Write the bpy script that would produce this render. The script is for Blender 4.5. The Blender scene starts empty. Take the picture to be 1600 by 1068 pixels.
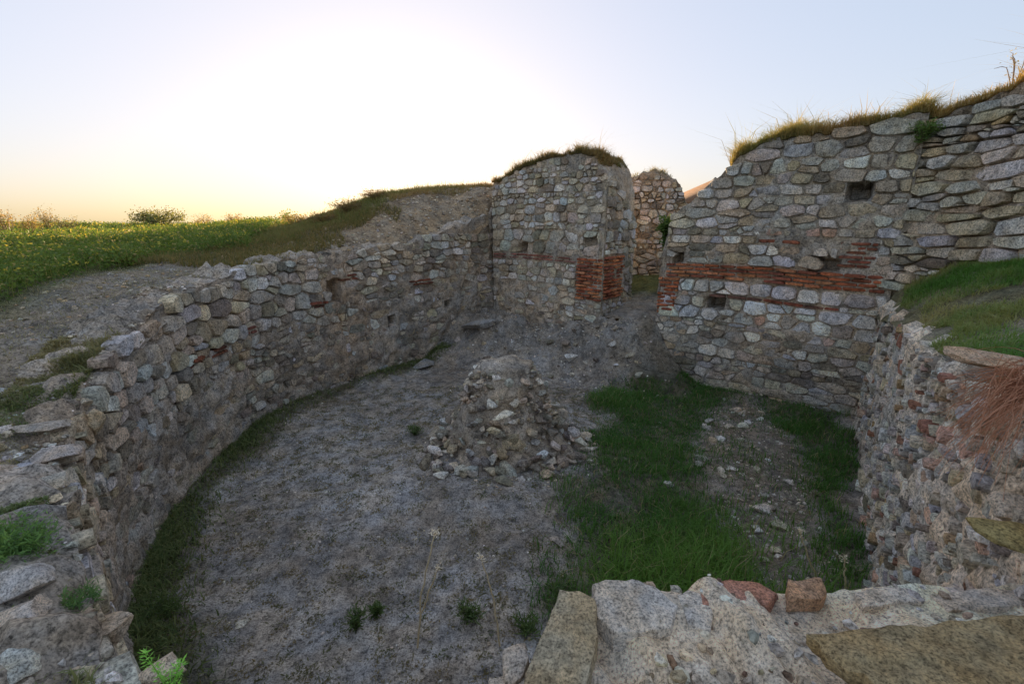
import bpy, bmesh, math, random
import numpy as np
from mathutils import Vector, Matrix

# ------------------------------------------------------------------ scene, camera, sky, sun
S = bpy.context.scene
rng = np.random.default_rng(7)
random.seed(7)
RAD = math.radians
CAM_Z = 3.2
PITCH = RAD(14.9)
FPX = 711.0            # focal length in photograph pixels (1600 wide)

cam_d = bpy.data.cameras.new('camera'); cam = bpy.data.objects.new('camera', cam_d)
S.collection.objects.link(cam); S.camera = cam
cam_d.sensor_width = 36; cam_d.lens = FPX / 1600 * 36
cam_d.clip_start = 0.02; cam_d.clip_end = 40000
cam.location = (0, 0, CAM_Z); cam.rotation_euler = (math.pi / 2 - PITCH, 0, 0)

SUN_AZ = RAD(-13.2)     # from +Y towards +X
SUN_EL = RAD(3.4)
world = bpy.data.worlds.new('World'); S.world = world; world.use_nodes = True
wn = world.node_tree.nodes; wl = world.node_tree.links
for n in list(wn): wn.remove(n)
sky = wn.new('ShaderNodeTexSky'); sky.sky_type = 'NISHITA'; sky.sun_disc = False
sky.sun_elevation = SUN_EL; sky.sun_rotation = SUN_AZ
sky.altitude = 50; sky.air_density = 1.0; sky.dust_density = 1.8; sky.ozone_density = 2.0
gam = wn.new('ShaderNodeGamma'); gam.inputs[1].default_value = 0.28
hsv = wn.new('ShaderNodeHueSaturation'); hsv.inputs['Saturation'].default_value = 1.12
wb = wn.new('ShaderNodeMix'); wb.data_type = 'RGBA'; wb.blend_type = 'MULTIPLY'; wb.inputs[0].default_value = 1.0
wb.inputs[7].default_value = (0.945, 0.965, 1.10, 1)      # camera white balance, the same over the whole sky
bg = wn.new('ShaderNodeBackground'); bg.inputs[1].default_value = 0.15
wo = wn.new('ShaderNodeOutputWorld')
wl.new(sky.outputs[0], gam.inputs[0]); wl.new(gam.outputs[0], hsv.inputs['Color'])
wl.new(hsv.outputs[0], wb.inputs[6]); wl.new(wb.outputs[2], bg.inputs[0]); wl.new(bg.outputs[0], wo.inputs[0])

sun_d = bpy.data.lights.new('sun', 'SUN'); sun = bpy.data.objects.new('sun', sun_d)
S.collection.objects.link(sun)
sun_d.energy = 2.5; sun_d.angle = RAD(0.55); sun_d.color = (1.0, 0.72, 0.42)
sd = Vector((math.sin(SUN_AZ) * math.cos(SUN_EL), math.cos(SUN_AZ) * math.cos(SUN_EL), math.sin(SUN_EL)))
sun.rotation_euler = sd.to_track_quat('Z', 'Y').to_euler()
sun.location = (0, 0, 30)

S.view_settings.view_transform = 'Standard'; S.view_settings.look = 'None'
S.view_settings.gamma = 1.0; S.view_settings.use_curve_mapping = False
S.view_settings.exposure = 2.22
S.render.engine = 'CYCLES'
S.render.resolution_x = 1024; S.render.resolution_y = 683

# ------------------------------------------------------------------ helpers
COL = S.collection
cp, sp = math.cos(PITCH), math.sin(PITCH)

def pray(x, y):
    return np.array([x - 800.0, FPX * cp + (534 - y) * sp, -FPX * sp + (534 - y) * cp])

def px(x, y, z=None, Y=None):
    """photograph pixel -> point on the level z (or at ground distance Y)"""
    d = pray(x, y)
    s = (z - CAM_Z) / d[2] if z is not None else Y / d[1]
    return np.array([d[0] * s, d[1] * s, CAM_Z + d[2] * s])

def hash3(i, j, k, seed):
    h = (i.astype(np.int64) * 374761393 + j.astype(np.int64) * 668265263 + k.astype(np.int64) * 2147483647 + seed * 1274126177) & 0xffffffff
    h = ((h ^ (h >> 13)) * 1274126177) & 0xffffffff
    h = ((h ^ (h >> 16)) * 2246822519) & 0xffffffff
    return ((h ^ (h >> 15)) & 0xffffff) / float(0xffffff) * 2 - 1

def vnoise(p, scale, seed=0):
    q = np.asarray(p, float) * scale
    f = np.floor(q); t = q - f; t = t * t * (3 - 2 * t); f = f.astype(np.int64)
    out = 0
    for a in (0, 1):
        for b in (0, 1):
            for c in (0, 1):
                w = (t[..., 0] if a else 1 - t[..., 0]) * (t[..., 1] if b else 1 - t[..., 1]) * (t[..., 2] if c else 1 - t[..., 2])
                out = out + w * hash3(f[..., 0] + a, f[..., 1] + b, f[..., 2] + c, seed)
    return out

def fbm(p, scale, octv=4, seed=0, gain=0.5):
    o = 0; a = 1.0
    for k in range(octv):
        o = o + a * vnoise(p, scale * 2 ** k, seed + 17 * k); a *= gain
    return o

def n1(u, scale, seed=0):
    u = np.atleast_1d(np.asarray(u, float))
    return vnoise(np.stack([u, u * 0 + .37, u * 0 + .11], -1), scale, seed)

def sstep(a, b, x):
    t = np.clip((x - a) / (b - a), 0, 1); return t * t * (3 - 2 * t)

def mesh_arrays(name, verts, faces, cols=None, smooth=False):
    """faces: (n,3) or (n,4) array or list of such arrays"""
    me = bpy.data.meshes.new(name)
    verts = np.asarray(verts, np.float32)
    if not isinstance(faces, list): faces = [faces]
    faces = [np.asarray(f, np.int32) for f in faces if len(f)]
    me.vertices.add(len(verts)); me.vertices.foreach_set('co', verts.ravel())
    loops = np.concatenate([f.ravel() for f in faces])
    sizes = np.concatenate([np.full(len(f), f.shape[1], np.int32) for f in faces])
    starts = np.concatenate([[0], np.cumsum(sizes)[:-1]]).astype(np.int32)
    me.loops.add(len(loops)); me.loops.foreach_set('vertex_index', loops)
    me.polygons.add(len(sizes)); me.polygons.foreach_set('loop_start', starts); me.polygons.foreach_set('loop_total', sizes)
    me.update(calc_edges=True)
    if smooth: me.polygons.foreach_set('use_smooth', np.ones(len(sizes), bool))
    if cols is not None:
        at = me.color_attributes.new('tint', 'FLOAT_COLOR', 'POINT')
        c = np.ones((len(verts), 4), np.float32); c[:, :3] = cols
        at.data.foreach_set('color', c.ravel())
    me.validate()
    return me

def link(name, me, mat=None, parent=None, loc=(0, 0, 0), col=None):
    o = bpy.data.objects.new(name, me); COL.objects.link(o)
    if mat is not None and me is not None and len(me.materials) == 0: me.materials.append(mat)
    o.location = loc
    if parent is not None: o.parent = parent
    if col is not None: o.color = (col[0], col[1], col[2], 1)
    return o

def tag(o, label=None, cat=None, group=None, kind=None):
    if label: o['label'] = label
    if cat: o['category'] = cat
    if group: o['group'] = group
    if kind: o['kind'] = kind
    return o

def thing(name, loc, label, cat, group=None):
    o = bpy.data.objects.new(name, None); COL.objects.link(o); o.location = [float(c) for c in loc]
    o.empty_display_size = .2
    return tag(o, label, cat, group)

# ------------------------------------------------------------------ materials
def new_mat(name):
    m = bpy.data.materials.new(name); m.use_nodes = True
    nt = m.node_tree
    for n in list(nt.nodes): nt.nodes.remove(n)
    out = nt.nodes.new('ShaderNodeOutputMaterial')
    return m, nt, out

def N(nt, t, **kw):
    n = nt.nodes.new(t)
    for k, v in kw.items(): setattr(n, k, v)
    return n

def noise_node(nt, vec, scale, detail=4, rough=.6):
    n = N(nt, 'ShaderNodeTexNoise'); n.inputs['Scale'].default_value = scale
    n.inputs['Detail'].default_value = detail; n.inputs['Roughness'].default_value = rough
    nt.links.new(vec, n.inputs['Vector']); return n

def ramp(nt, fac, stops):
    r = N(nt, 'ShaderNodeValToRGB')
    e = r.color_ramp.elements
    while len(e) < len(stops): e.new(.5)
    for k, (p, c) in enumerate(stops):
        e[k].position = p; e[k].color = (c, c, c, 1) if not hasattr(c, '__len__') else (*c, 1)
    nt.links.new(fac, r.inputs[0]); return r

def mix(nt, a, b, fac, mode='MIX'):
    m = N(nt, 'ShaderNodeMix', data_type='RGBA', blend_type=mode)
    if hasattr(fac, 'name'): nt.links.new(fac, m.inputs[0])
    else: m.inputs[0].default_value = fac
    for i, v in ((6, a), (7, b)):
        if hasattr(v, 'name'): nt.links.new(v, m.inputs[i])
        else: m.inputs[i].default_value = (*v, 1)
    return m.outputs[2]

def rough_mat(name, source='object', scale=1.0, bump=.5, lichen=.5, mottle=.5, grain=60):
    """stone, mortar, brick, earth: base colour from the object or the vertex tint, worn by noise"""
    m, nt, out = new_mat(name)
    geo = N(nt, 'ShaderNodeNewGeometry'); P = geo.outputs['Position']
    if source == 'object': base = N(nt, 'ShaderNodeObjectInfo').outputs['Color']
    elif source == 'tint':
        a = N(nt, 'ShaderNodeAttribute'); a.attribute_name = 'tint'; base = a.outputs['Color']
    big = noise_node(nt, P, 5.5 * scale, 5, .65)
    fine = noise_node(nt, P, grain * scale, 4, .7)
    mid = noise_node(nt, P, 19 * scale, 5, .7)
    v1 = ramp(nt, big.outputs[0], [(.36, 1 - mottle * .7), (.5, 1.0), (.64, 1 + mottle * .35)])
    c = mix(nt, base, v1.outputs[0], 1.0, 'MULTIPLY')
    v2 = ramp(nt, mid.outputs[0], [(.34, 1 - mottle * 1.1), (.47, 1.0), (.66, 1 + mottle * .5)])
    c = mix(nt, c, v2.outputs[0], 1.0, 'MULTIPLY')
    v3 = ramp(nt, fine.outputs[0], [(.36, .35), (.48, 1.0), (.64, 1.45)])
    c = mix(nt, c, v3.outputs[0], .9, 'MULTIPLY')
    hue = noise_node(nt, P, 3.1 * scale, 3, .6); hr = ramp(nt, hue.outputs[0], [(.38, (1.12, 1.0, .84)), (.62, (1.0, 1.0, .99))])
    c = mix(nt, c, hr.outputs[0], 1.0, 'MULTIPLY')
    if lichen > 0:
        l1 = noise_node(nt, P, 9 * scale, 6, .75)
        lm = ramp(nt, l1.outputs[0], [(.60, 0.0), (.70, lichen)])
        c = mix(nt, c, (.17, .15, .06), lm.outputs[0])
        l2n = noise_node(nt, P, 7.3 * scale, 6, .8); l2n.noise_dimensions = '4D'; l2n.inputs['W'].default_value = 4.2
        l2 = ramp(nt, l2n.outputs[0], [(.62, 0.0), (.70, lichen * .9)])
        c = mix(nt, c, (.055, .052, .048), l2.outputs[0])
    b = N(nt, 'ShaderNodeBsdfPrincipled'); b.inputs['Roughness'].default_value = .92
    b.inputs['Specular IOR Level'].default_value = .2
    nt.links.new(c, b.inputs['Base Color'])
    add = N(nt, 'ShaderNodeMath', operation='MULTIPLY_ADD'); add.inputs[1].default_value = .45
    nt.links.new(fine.outputs[0], add.inputs[0]); nt.links.new(mid.outputs[0], add.inputs[2])
    bp = N(nt, 'ShaderNodeBump'); bp.inputs['Strength'].default_value = bump; bp.inputs['Distance'].default_value = .06 / scale
    nt.links.new(add.outputs[0], bp.inputs['Height']); nt.links.new(bp.outputs[0], b.inputs['Normal'])
    nt.links.new(b.outputs[0], out.inputs[0])
    return m

def leaf_mat(name, transl=.4):
    m, nt, out = new_mat(name)
    a = N(nt, 'ShaderNodeAttribute'); a.attribute_name = 'tint'
    d = N(nt, 'ShaderNodeBsdfPrincipled'); d.inputs['Roughness'].default_value = .6; d.inputs['Specular IOR Level'].default_value = .25
    t = N(nt, 'ShaderNodeBsdfTranslucent'); gain = mix(nt, a.outputs['Color'], (2.2, 2.2, 2.2), 1.0, 'MULTIPLY'); ms = N(nt, 'ShaderNodeMixShader'); ms.inputs[0].default_value = transl
    br = mix(nt, gain, (1.3, 1.2, .8), 1.0, 'MULTIPLY')
    nt.links.new(gain, d.inputs['Base Color']); nt.links.new(br, t.inputs[0])
    nt.links.new(d.outputs[0], ms.inputs[1]); nt.links.new(t.outputs[0], ms.inputs[2]); nt.links.new(ms.outputs[0], out.inputs[0])
    return m

M_STONE = rough_mat('stone', 'object', 1.0, .8, .35, .42, 55)
M_STONET = rough_mat('small_stone', 'tint', 1.0, .8, .4, .5, 55)
M_BRICK = rough_mat('brick', 'object', 1.6, .5, .25, .6)
M_MORTAR = rough_mat('mortar', 'tint', 1.5, .6, .3, .6, 45)
M_EARTH = rough_mat('earth', 'tint', .9, .5, 0, .55, 70)
M_NEAR = rough_mat('near_mortar', 'tint', 2.6, 1.0, .4, .32, 40)
M_NEARSTONE = rough_mat('near_stone', 'object', 2.6, 1.0, .5, .42, 45)
M_LEAF = leaf_mat('leaf', .4)
M_DRY = leaf_mat('dry_stem', .3)

# ------------------------------------------------------------------ plan of the ruin
def catmull(pts, step=.04):
    pts = np.array(pts, float)
    ext = np.vstack([2 * pts[0] - pts[1], pts, 2 * pts[-1] - pts[-2]])
    out = []
    for i in range(1, len(ext) - 2):
        p0, p1, p2, p3 = ext[i - 1:i + 3]
        n = max(2, int(np.linalg.norm(p2 - p1) / step))
        t = np.linspace(0, 1, n, endpoint=False)[:, None]
        out.append(.5 * (2 * p1 + (p2 - p0) * t + (2 * p0 - 5 * p1 + 4 * p2 - p3) * t ** 2 + (3 * p1 - p0 - 3 * p2 + p3) * t ** 3))
    out.append(pts[-1:])
    return np.vstack(out)

CEN = np.array([0.3, 5.8])
LEFT = [(-1.05, 1.08), (-1.57, 1.43), (-2.22, 2.02), (-2.85, 2.65), (-3.3, 3.25), (-3.78, 4.4), (-4.08, 6.0), (-4.0, 7.2), (-3.55, 8.3), (-2.9, 9.25), (-2.2, 10.1), (-1.45, 10.95), (-.95, 11.55), (-.42, 12.12)]
CORN = np.array([-.5, 12.0]); CORN_R = np.array([5.6, 6.87]); NEAR_R = np.array([1.87, 1.38])
DW = (CORN_R - CORN) / np.linalg.norm(CORN_R - CORN)
LW = np.linalg.norm(CORN_R - CORN)
JL = CORN + DW * LW * .40       # left jamb of the opening
JR = CORN + DW * LW * .564      # right jamb
PARA = [(1.95, 1.40), (1.3, 1.42), (.75, 1.43), (.48, 1.42), (.3, 1.37), (.16, 1.22), (.05, 1.1), (-.03, 1.0), (-.1, .8)]
bound = np.vstack([catmull(LEFT), CORN[None] + DW[None] * np.linspace(.05, LW - .02, 150)[:, None],
                   CORN_R[None] + (NEAR_R - CORN_R)[None] * np.linspace(0, .98, 130)[:, None],
                   catmull(PARA), np.array([[-.4, .9], [-.7, .95]])])
b_rel = bound - CEN
b_ang = np.arctan2(b_rel[:, 1], b_rel[:, 0]); b_rad = np.hypot(b_rel[:, 0], b_rel[:, 1])
o = np.argsort(b_ang); b_ang, b_rad = b_ang[o], b_rad[o]

def Rb(th):
    return np.interp(th, b_ang, b_rad, period=2 * math.pi)

RS = np.array([0, .3, .8, 1.5, 2.5, 4, 7, 12, 20, 35, 60, 120, 400, 2500, 16000], float)
FAR = [-1, -5, -18, -40, -48]
PROF = [  # plan point on the boundary, ground level at the stops RS[:10]
    ((.05, 1.1), [1.6, 1.6, 1.6, 1.6, 1.6, 1.6, 1.6, 1.6, 1.5, 1.2]),
    ((-1.0, 1.0), [1.5, 1.55, 1.6, 1.6, 1.6, 1.6, 1.6, 1.6, 1.5, 1.2]),
    ((-1.57, 1.43), [1.52, 1.58, 1.62, 1.66, 1.7, 1.75, 1.8, 1.85, 1.9, 1.9]),
    ((-3.3, 3.25), [1.66, 1.74, 1.84, 1.9, 2.0, 2.1, 2.2, 2.3, 2.4, 2.6]),
    ((-4.08, 6.0), [2.25, 2.32, 2.36, 2.4, 2.42, 2.45, 2.48, 2.5, 2.55, 2.6]),
    ((-3.55, 8.3), [2.48, 2.55, 2.63, 2.68, 2.72, 2.72, 2.66, 2.6, 2.6, 2.6]),
    ((-2.9, 9.25), [2.52, 2.66, 2.9, 3.06, 3.16, 3.1, 2.9, 2.7, 2.65, 2.6]),
    ((-2.2, 10.1), [2.55, 2.85, 3.25, 3.6, 3.78, 3.7, 3.4, 3.1, 2.9, 2.7]),
    ((-1.2, 11.25), [2.6, 3.05, 3.6, 3.98, 4.12, 4.0, 3.6, 3.2, 3.0, 2.7]),
    ((-.6, 11.95), [3.1, 3.7, 4.0, 4.12, 4.15, 4.0, 3.5, 3.1, 2.9, 2.6]),
    ((-.28, 11.81), [.5, 3.75, 4.0, 4.12, 4.15, 4.0, 3.5, 3.1, 2.9, 2.6]),
    ((.3, 11.3), [.5, .5, .5, 3.4, 3.3, 3.0, 2.7, 2.6, 2.5, 2.4]),
    ((1.9, 9.98), [.6, .6, .6, 2.2, 2.4, 2.4, 2.4, 2.4, 2.4, 2.2]),
    ((2.05, 9.86), [1.15, 1.2, 1.25, 1.4, 1.7, 2.0, 2.2, 2.3, 2.3, 2.2]),
    ((2.85, 9.18), [1.15, 1.2, 1.25, 1.4, 1.7, 2.0, 2.2, 2.3, 2.3, 2.2]),
    ((3.05, 9.0), [.6, .6, .6, 2.2, 2.4, 2.4, 2.4, 2.4, 2.3, 2.2]),
    ((5.2, 7.2), [.6, .6, .6, 2.4, 2.6, 2.6, 2.5, 2.4, 2.3, 2.2]),
    ((5.6, 6.87), [1.75, 2.3, 2.7, 2.9, 3.0, 3.0, 3.0, 2.9, 2.6, 2.2]),
    ((4.6, 5.35), [2.02, 2.25, 2.6, 2.85, 3.0, 3.0, 3.0, 2.9, 2.6, 2.2]),
    ((3.4, 3.6), [2.1, 2.3, 2.5, 2.7, 2.9, 3.0, 3.0, 2.9, 2.6, 2.2]),
    ((2.2, 1.85), [2.25, 2.4, 2.5, 2.6, 2.8, 2.9, 3.0, 2.9, 2.6, 2.2]),
    ((1.7, 1.38), [1.7, 1.75, 1.8, 2.0, 2.3, 2.5, 2.6, 2.6, 2.4, 2.0]),
    ((.9, 1.38), [1.6, 1.6, 1.6, 1.7, 1.8, 1.9, 2.0, 2.0, 1.9, 1.6]),
]
p_ang = np.array([math.atan2(p[1] - CEN[1], p[0] - CEN[0]) for p, _ in PROF])
p_z = np.array([z + FAR for _, z in PROF])
po = np.argsort(p_ang); p_ang, p_z = p_ang[po], p_z[po]

def ground_level(th, r):
    zs = np.stack([np.interp(th, p_ang, p_z[:, k], period=2 * math.pi) for k in range(len(RS))], -1)
    k = np.clip(np.searchsorted(RS, r, side='right') - 1, 0, len(RS) - 2)
    t = np.clip((r - RS[k]) / (RS[k + 1] - RS[k]), 0, 1)
    i = np.arange(len(k))
    return zs[i, k] * (1 - t) + zs[i, k + 1] * t

def terr(x, y):
    """level of the ground outside the room"""
    x = np.atleast_1d(np.asarray(x, float)); y = np.atleast_1d(np.asarray(y, float))
    th = np.arctan2(y - CEN[1], x - CEN[0]); d = np.hypot(x - CEN[0], y - CEN[1])
    r = np.maximum(d - Rb(th), 0)
    z = ground_level(th, r)
    p = np.stack([x, y, x * 0], -1)
    amp = np.interp(r, [0, .5, 3, 20, 200, 2000], [.03, .05, .09, .18, 1.5, 12])
    return z + amp * .6 * fbm(p, 1.1, 3, 3) * sstep(-.1, .4, r) + amp * 1.0 * vnoise(p, .12, 5) * sstep(5, 30, r) + .02 * fbm(p, 6, 2, 9) * (r < 40), r

# ground outside: rings round the room
ths = np.linspace(-math.pi, math.pi, 900, endpoint=False)
rr = np.concatenate([np.arange(0, 2.6, .07), np.arange(2.6, 7, .16), np.geomspace(7, 16000, 90)])
TH, RR = np.meshgrid(ths, rr, indexing='ij')
bx = CEN[0] + np.cos(TH) * (Rb(TH.ravel()).reshape(TH.shape) + RR); by = CEN[1] + np.sin(TH) * (Rb(TH.ravel()).reshape(TH.shape) + RR)
gz, gr = terr(bx.ravel(), by.ravel())
gv = np.stack([bx.ravel(), by.ravel(), gz], -1)
na, nr = TH.shape
ia = np.arange(na)[:, None]; ir = np.arange(nr - 1)[None]
q = np.stack([ia * nr + ir, ((ia + 1) % na) * nr + ir, ((ia + 1) % na) * nr + ir + 1, ia * nr + ir + 1], -1).reshape(-1, 4)[:, ::-1]
gx, gy = gv[:, 0], gv[:, 1]
dirt = np.array([.27, .235, .20]); turf = np.array([.12, .13, .05]); ochre = np.array([.34, .25, .16]); farc = np.array([.12, .12, .09])
f_turf = sstep(1.3, 2.3, gr + .5 * fbm(gv * [1, 1, 0], 1.3, 3, 21))
slope = sstep(8.3, 9.6, gy) * sstep(1.5, -1, gx) * (1 - sstep(1.6, 2.6, gr))
f_turf = f_turf * (1 - slope)
gc = dirt + (turf - dirt) * f_turf[:, None]
gc = gc + (ochre - gc) * (slope * .7)[:, None]
right = sstep(3.5, 4.5, gx) * (1 - sstep(6.5, 7.5, gy))
gc = gc + (np.array([.12, .12, .05]) - gc) * (right * .7)[:, None]
gc = gc + (farc - gc) * sstep(60, 400, gr)[:, None]
gc = gc * (1 + .22 * fbm(gv * [1, 1, 0], 2.2, 3, 33))[:, None]
tag(link('terrain', mesh_arrays('terrain', gv, q, gc, True), M_EARTH), 'earth and turf around the sunken stone ruin', kind='structure')

# floor of the room, with the bank of debris against the back wall
def seg_dist(x, y, a, b):
    a = np.array(a); b = np.array(b); d = b - a
    t = np.clip(((x - a[0]) * d[0] + (y - a[1]) * d[1]) / (d @ d), 0, 1)
    return np.hypot(x - a[0] - t * d[0], y - a[1] - t * d[1]), t

def floor_z(x, y):
    x = np.atleast_1d(np.asarray(x, float)); y = np.atleast_1d(np.asarray(y, float))
    p = np.stack([x, y, x * 0], -1)
    d, t = seg_dist(x, y, (-.75, 11.85), (2.62, 9.55))
    wid = np.interp(t, [0, .25, .55, .8, 1], [2.3, 2.0, 1.5, 1.4, 1.45]) + .3 * vnoise(p, 1.1, 51)
    crest = np.interp(t, [0, .2, .5, .75, 1], [.95, .95, .75, .95, 1.2])
    z = crest * sstep(wid, .45, d)
    d2, _ = seg_dist(x, y, (-.15, 5.75), (-.05, 6.1))
    z = np.maximum(z, .16 * sstep(2.0, .7, d2))
    z = z + .10 * sstep(.7, .0, np.abs(Rb(np.arctan2(y - CEN[1], x - CEN[0])) - np.hypot(x - CEN[0], y - CEN[1]))) * (y < 10)
    z = z + (.16 * fbm(p, 1.6, 4, 66) + .05 * fbm(p, 7, 3, 67)) * sstep(.12, .5, z) * sstep(6.9, 7.6, y)
    z = z + .05 * fbm(p, .9, 3, 61) + .022 * fbm(p, 5, 3, 62) + .05 * fbm(p, 3, 3, 64) * sstep(.1, .5, z)
    return z

xs = np.arange(-4.9, 6.6, .045); ys = np.arange(.3, 13.4, .045)
X, Y = np.meshgrid(xs, ys, indexing='ij')
fz = floor_z(X.ravel(), Y.ravel())
fv = np.stack([X.ravel(), Y.ravel(), fz], -1)
nx, ny = X.shape
ii = np.arange(nx - 1)[:, None]; jj = np.arange(ny - 1)[None]
fq = np.stack([ii * ny + jj, (ii + 1) * ny + jj, (ii + 1) * ny + jj + 1, ii * ny + jj + 1], -1).reshape(-1, 4)
cen = fv[fq].mean(1)
inr = np.hypot(cen[:, 0] - CEN[0], cen[:, 1] - CEN[1]) < Rb(np.arctan2(cen[:, 1] - CEN[1], cen[:, 0] - CEN[0])) + .25
GREEN = np.array([px(a, b, 0)[:2] for a, b in [(955, 605), (1010, 575), (1100, 588), (1340, 655), (1362, 920), (1330, 1010), (900, 1010), (880, 940), (900, 810), (925, 690)]])
BARE = np.array([px(a, b, 0)[:2] for a, b in [(1108, 640), (1170, 625), (1240, 680), (1262, 760), (1300, 880), (1310, 960), (1190, 960), (1140, 850), (1118, 760), (1085, 700)]])

def in_poly(x, y, poly):
    c = np.zeros(len(x), bool); j = len(poly) - 1
    for i in range(len(poly)):
        xi, yi = poly[i]; xj, yj = poly[j]
        c ^= ((yi > y) != (yj > y)) & (x < (xj - xi) * (y - yi) / (yj - yi + 1e-12) + xi); j = i
    return c

def poly_soft(x, y, poly, s):
    """signed distance to a polygon, softened to 0..1"""
    d = np.full(len(x), 1e9)
    for i in range(len(poly)):
        d = np.minimum(d, seg_dist(x, y, poly[i], poly[(i + 1) % len(poly)])[0])
    d = np.where(in_poly(x, y, poly), d, -d)
    return sstep(-s, s, d)

def green_mask(x, y):
    p = np.stack([x, y, x * 0], -1)
    w = .28 * fbm(p, 1.3, 3, 71)
    g = poly_soft(x + w, y - w, GREEN, .3); b = poly_soft(x + w * .8, y + w * .8, BARE, .22)
    return g, b

g, b = green_mask(fv[:, 0], fv[:, 1])
grey = np.array([.34, .315, .295]); brown = np.array([.22, .185, .155]); damp = np.array([.11, .10, .065]); bare = np.array([.22, .185, .15])
pn = fv * [1, 1, 0]
fc = grey + (brown - grey) * np.clip(.45 + .75 * fbm(pn, .75, 4, 81), 0, 1)[:, None] * .75
pale = np.exp(-(((fv[:, 0] + 1.2) / 1.1) ** 2 + ((fv[:, 1] - 4.7) / 1.2) ** 2)) * np.clip(.6 + .6 * fbm(pn, 1.5, 3, 82), 0, 1)
fc = fc + (np.array([.40, .38, .38]) - fc) * (pale * .7)[:, None]
th = np.arctan2(fv[:, 1] - CEN[1], fv[:, 0] - CEN[0]); edge = Rb(th) - np.hypot(fv[:, 0] - CEN[0], fv[:, 1] - CEN[1])
moist = sstep(.6, .15, edge + .2 * fbm(pn, 2, 3, 83)) * (fv[:, 0] < .5) * (fv[:, 1] < 9.8)
fc = fc + (damp - fc) * (moist * .85)[:, None]
fc = fc + (damp - fc) * (g * (1 - b) * .9)[:, None]
fc = fc + (bare - fc) * (g * b * .9)[:, None]
bank = sstep(.2, .6, fz)
fc = fc + (np.array([.25, .225, .20]) - fc) * (bank * .8)[:, None]
fc = fc * (1 + .18 * fbm(pn, 7, 3, 84))[:, None]
tag(link('pit_floor', mesh_arrays('pit_floor', fv, fq[inr], fc, True), M_EARTH), 'earth floor of the sunken round room', kind='structure')

# ------------------------------------------------------------------ masonry
def voronoi_cells(u0, u1, v0, v1, h, aspect=1.6, jit=.25, hv=(.6, 1.45)):
    """irregular coursed stones filling a rectangle: list of polygons in (u, v)"""
    sx = 1 / aspect
    seeds = []; wts = []
    v = v0
    row = 0
    while v < v1 - h * .25:
        hh = min(h * random.uniform(*hv), v1 - v)
        if v1 - v - hh < h * .4: hh = v1 - v
        u = u0 - random.random() * h
        while u < u1 + h:
            ww = hh * random.choice([.7, 1.0, 1.3, 1.6, 2.0, 2.5]) * random.uniform(.85, 1.15) * aspect / 1.6
            if random.random() < .16:
                for s_ in (.27, .76): seeds.append((u + ww / 2 + random.uniform(-.1, .1) * ww, v + hh * s_)); wts.append(0)
            else:
                seeds.append((u + ww / 2, v + hh * (.5 + random.uniform(-jit, jit) * .6))); wts.append(random.uniform(-.10, .16) * hh * hh)
                if random.random() < .10:
                    seeds.append((u + ww, v + hh * random.choice([.1, .9]))); wts.append(-.12 * hh * hh)
            u += ww
        v += hh; row += 1
    s = np.array(seeds) * [sx, 1]; wts = np.array(wts)
    a0, a1 = u0 * sx, u1 * sx
    out = []
    for i in range(len(s)):
        d = s - s[i]; dist = (d ** 2).sum(1)
        idx = np.argsort(dist)[1:26]
        R = h * 2.6
        poly = [(-R, -R), (R, -R), (R, R), (-R, R)]
        for j in idx:
            n = d[j]; L2 = dist[j]
            if L2 < 1e-8: continue
            c = .5 * (L2 + wts[i] - wts[j])
            poly = clip_half(poly, n, c)
            if not poly: break
        if not poly: continue
        for n, c in (((1, 0), a1 - s[i, 0]), ((-1, 0), s[i, 0] - a0), ((0, 1), v1 - s[i, 1]), ((0, -1), s[i, 1] - v0)):
            poly = clip_half(poly, np.array(n, float), c)
            if not poly: break
        if not poly or len(poly) < 3: continue
        pg = (np.array(poly) + s[i]) / [sx, 1]
        area = .5 * abs(np.dot(pg[:, 0], np.roll(pg[:, 1], 1)) - np.dot(pg[:, 1], np.roll(pg[:, 0], 1)))
        if area < .0012: continue
        out.append((pg, area))
    return out

def clip_half(poly, n, c):
    res = []
    m = len(poly)
    for k in range(m):
        p = poly[k]; r = poly[(k + 1) % m]
        dp = p[0] * n[0] + p[1] * n[1] - c; dr = r[0] * n[0] + r[1] * n[1] - c
        if dp <= 0: res.append(p)
        if (dp < 0 < dr) or (dr < 0 < dp):
            t = dp / (dp - dr); res.append((p[0] + (r[0] - p[0]) * t, p[1] + (r[1] - p[1]) * t))
    return res

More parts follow.
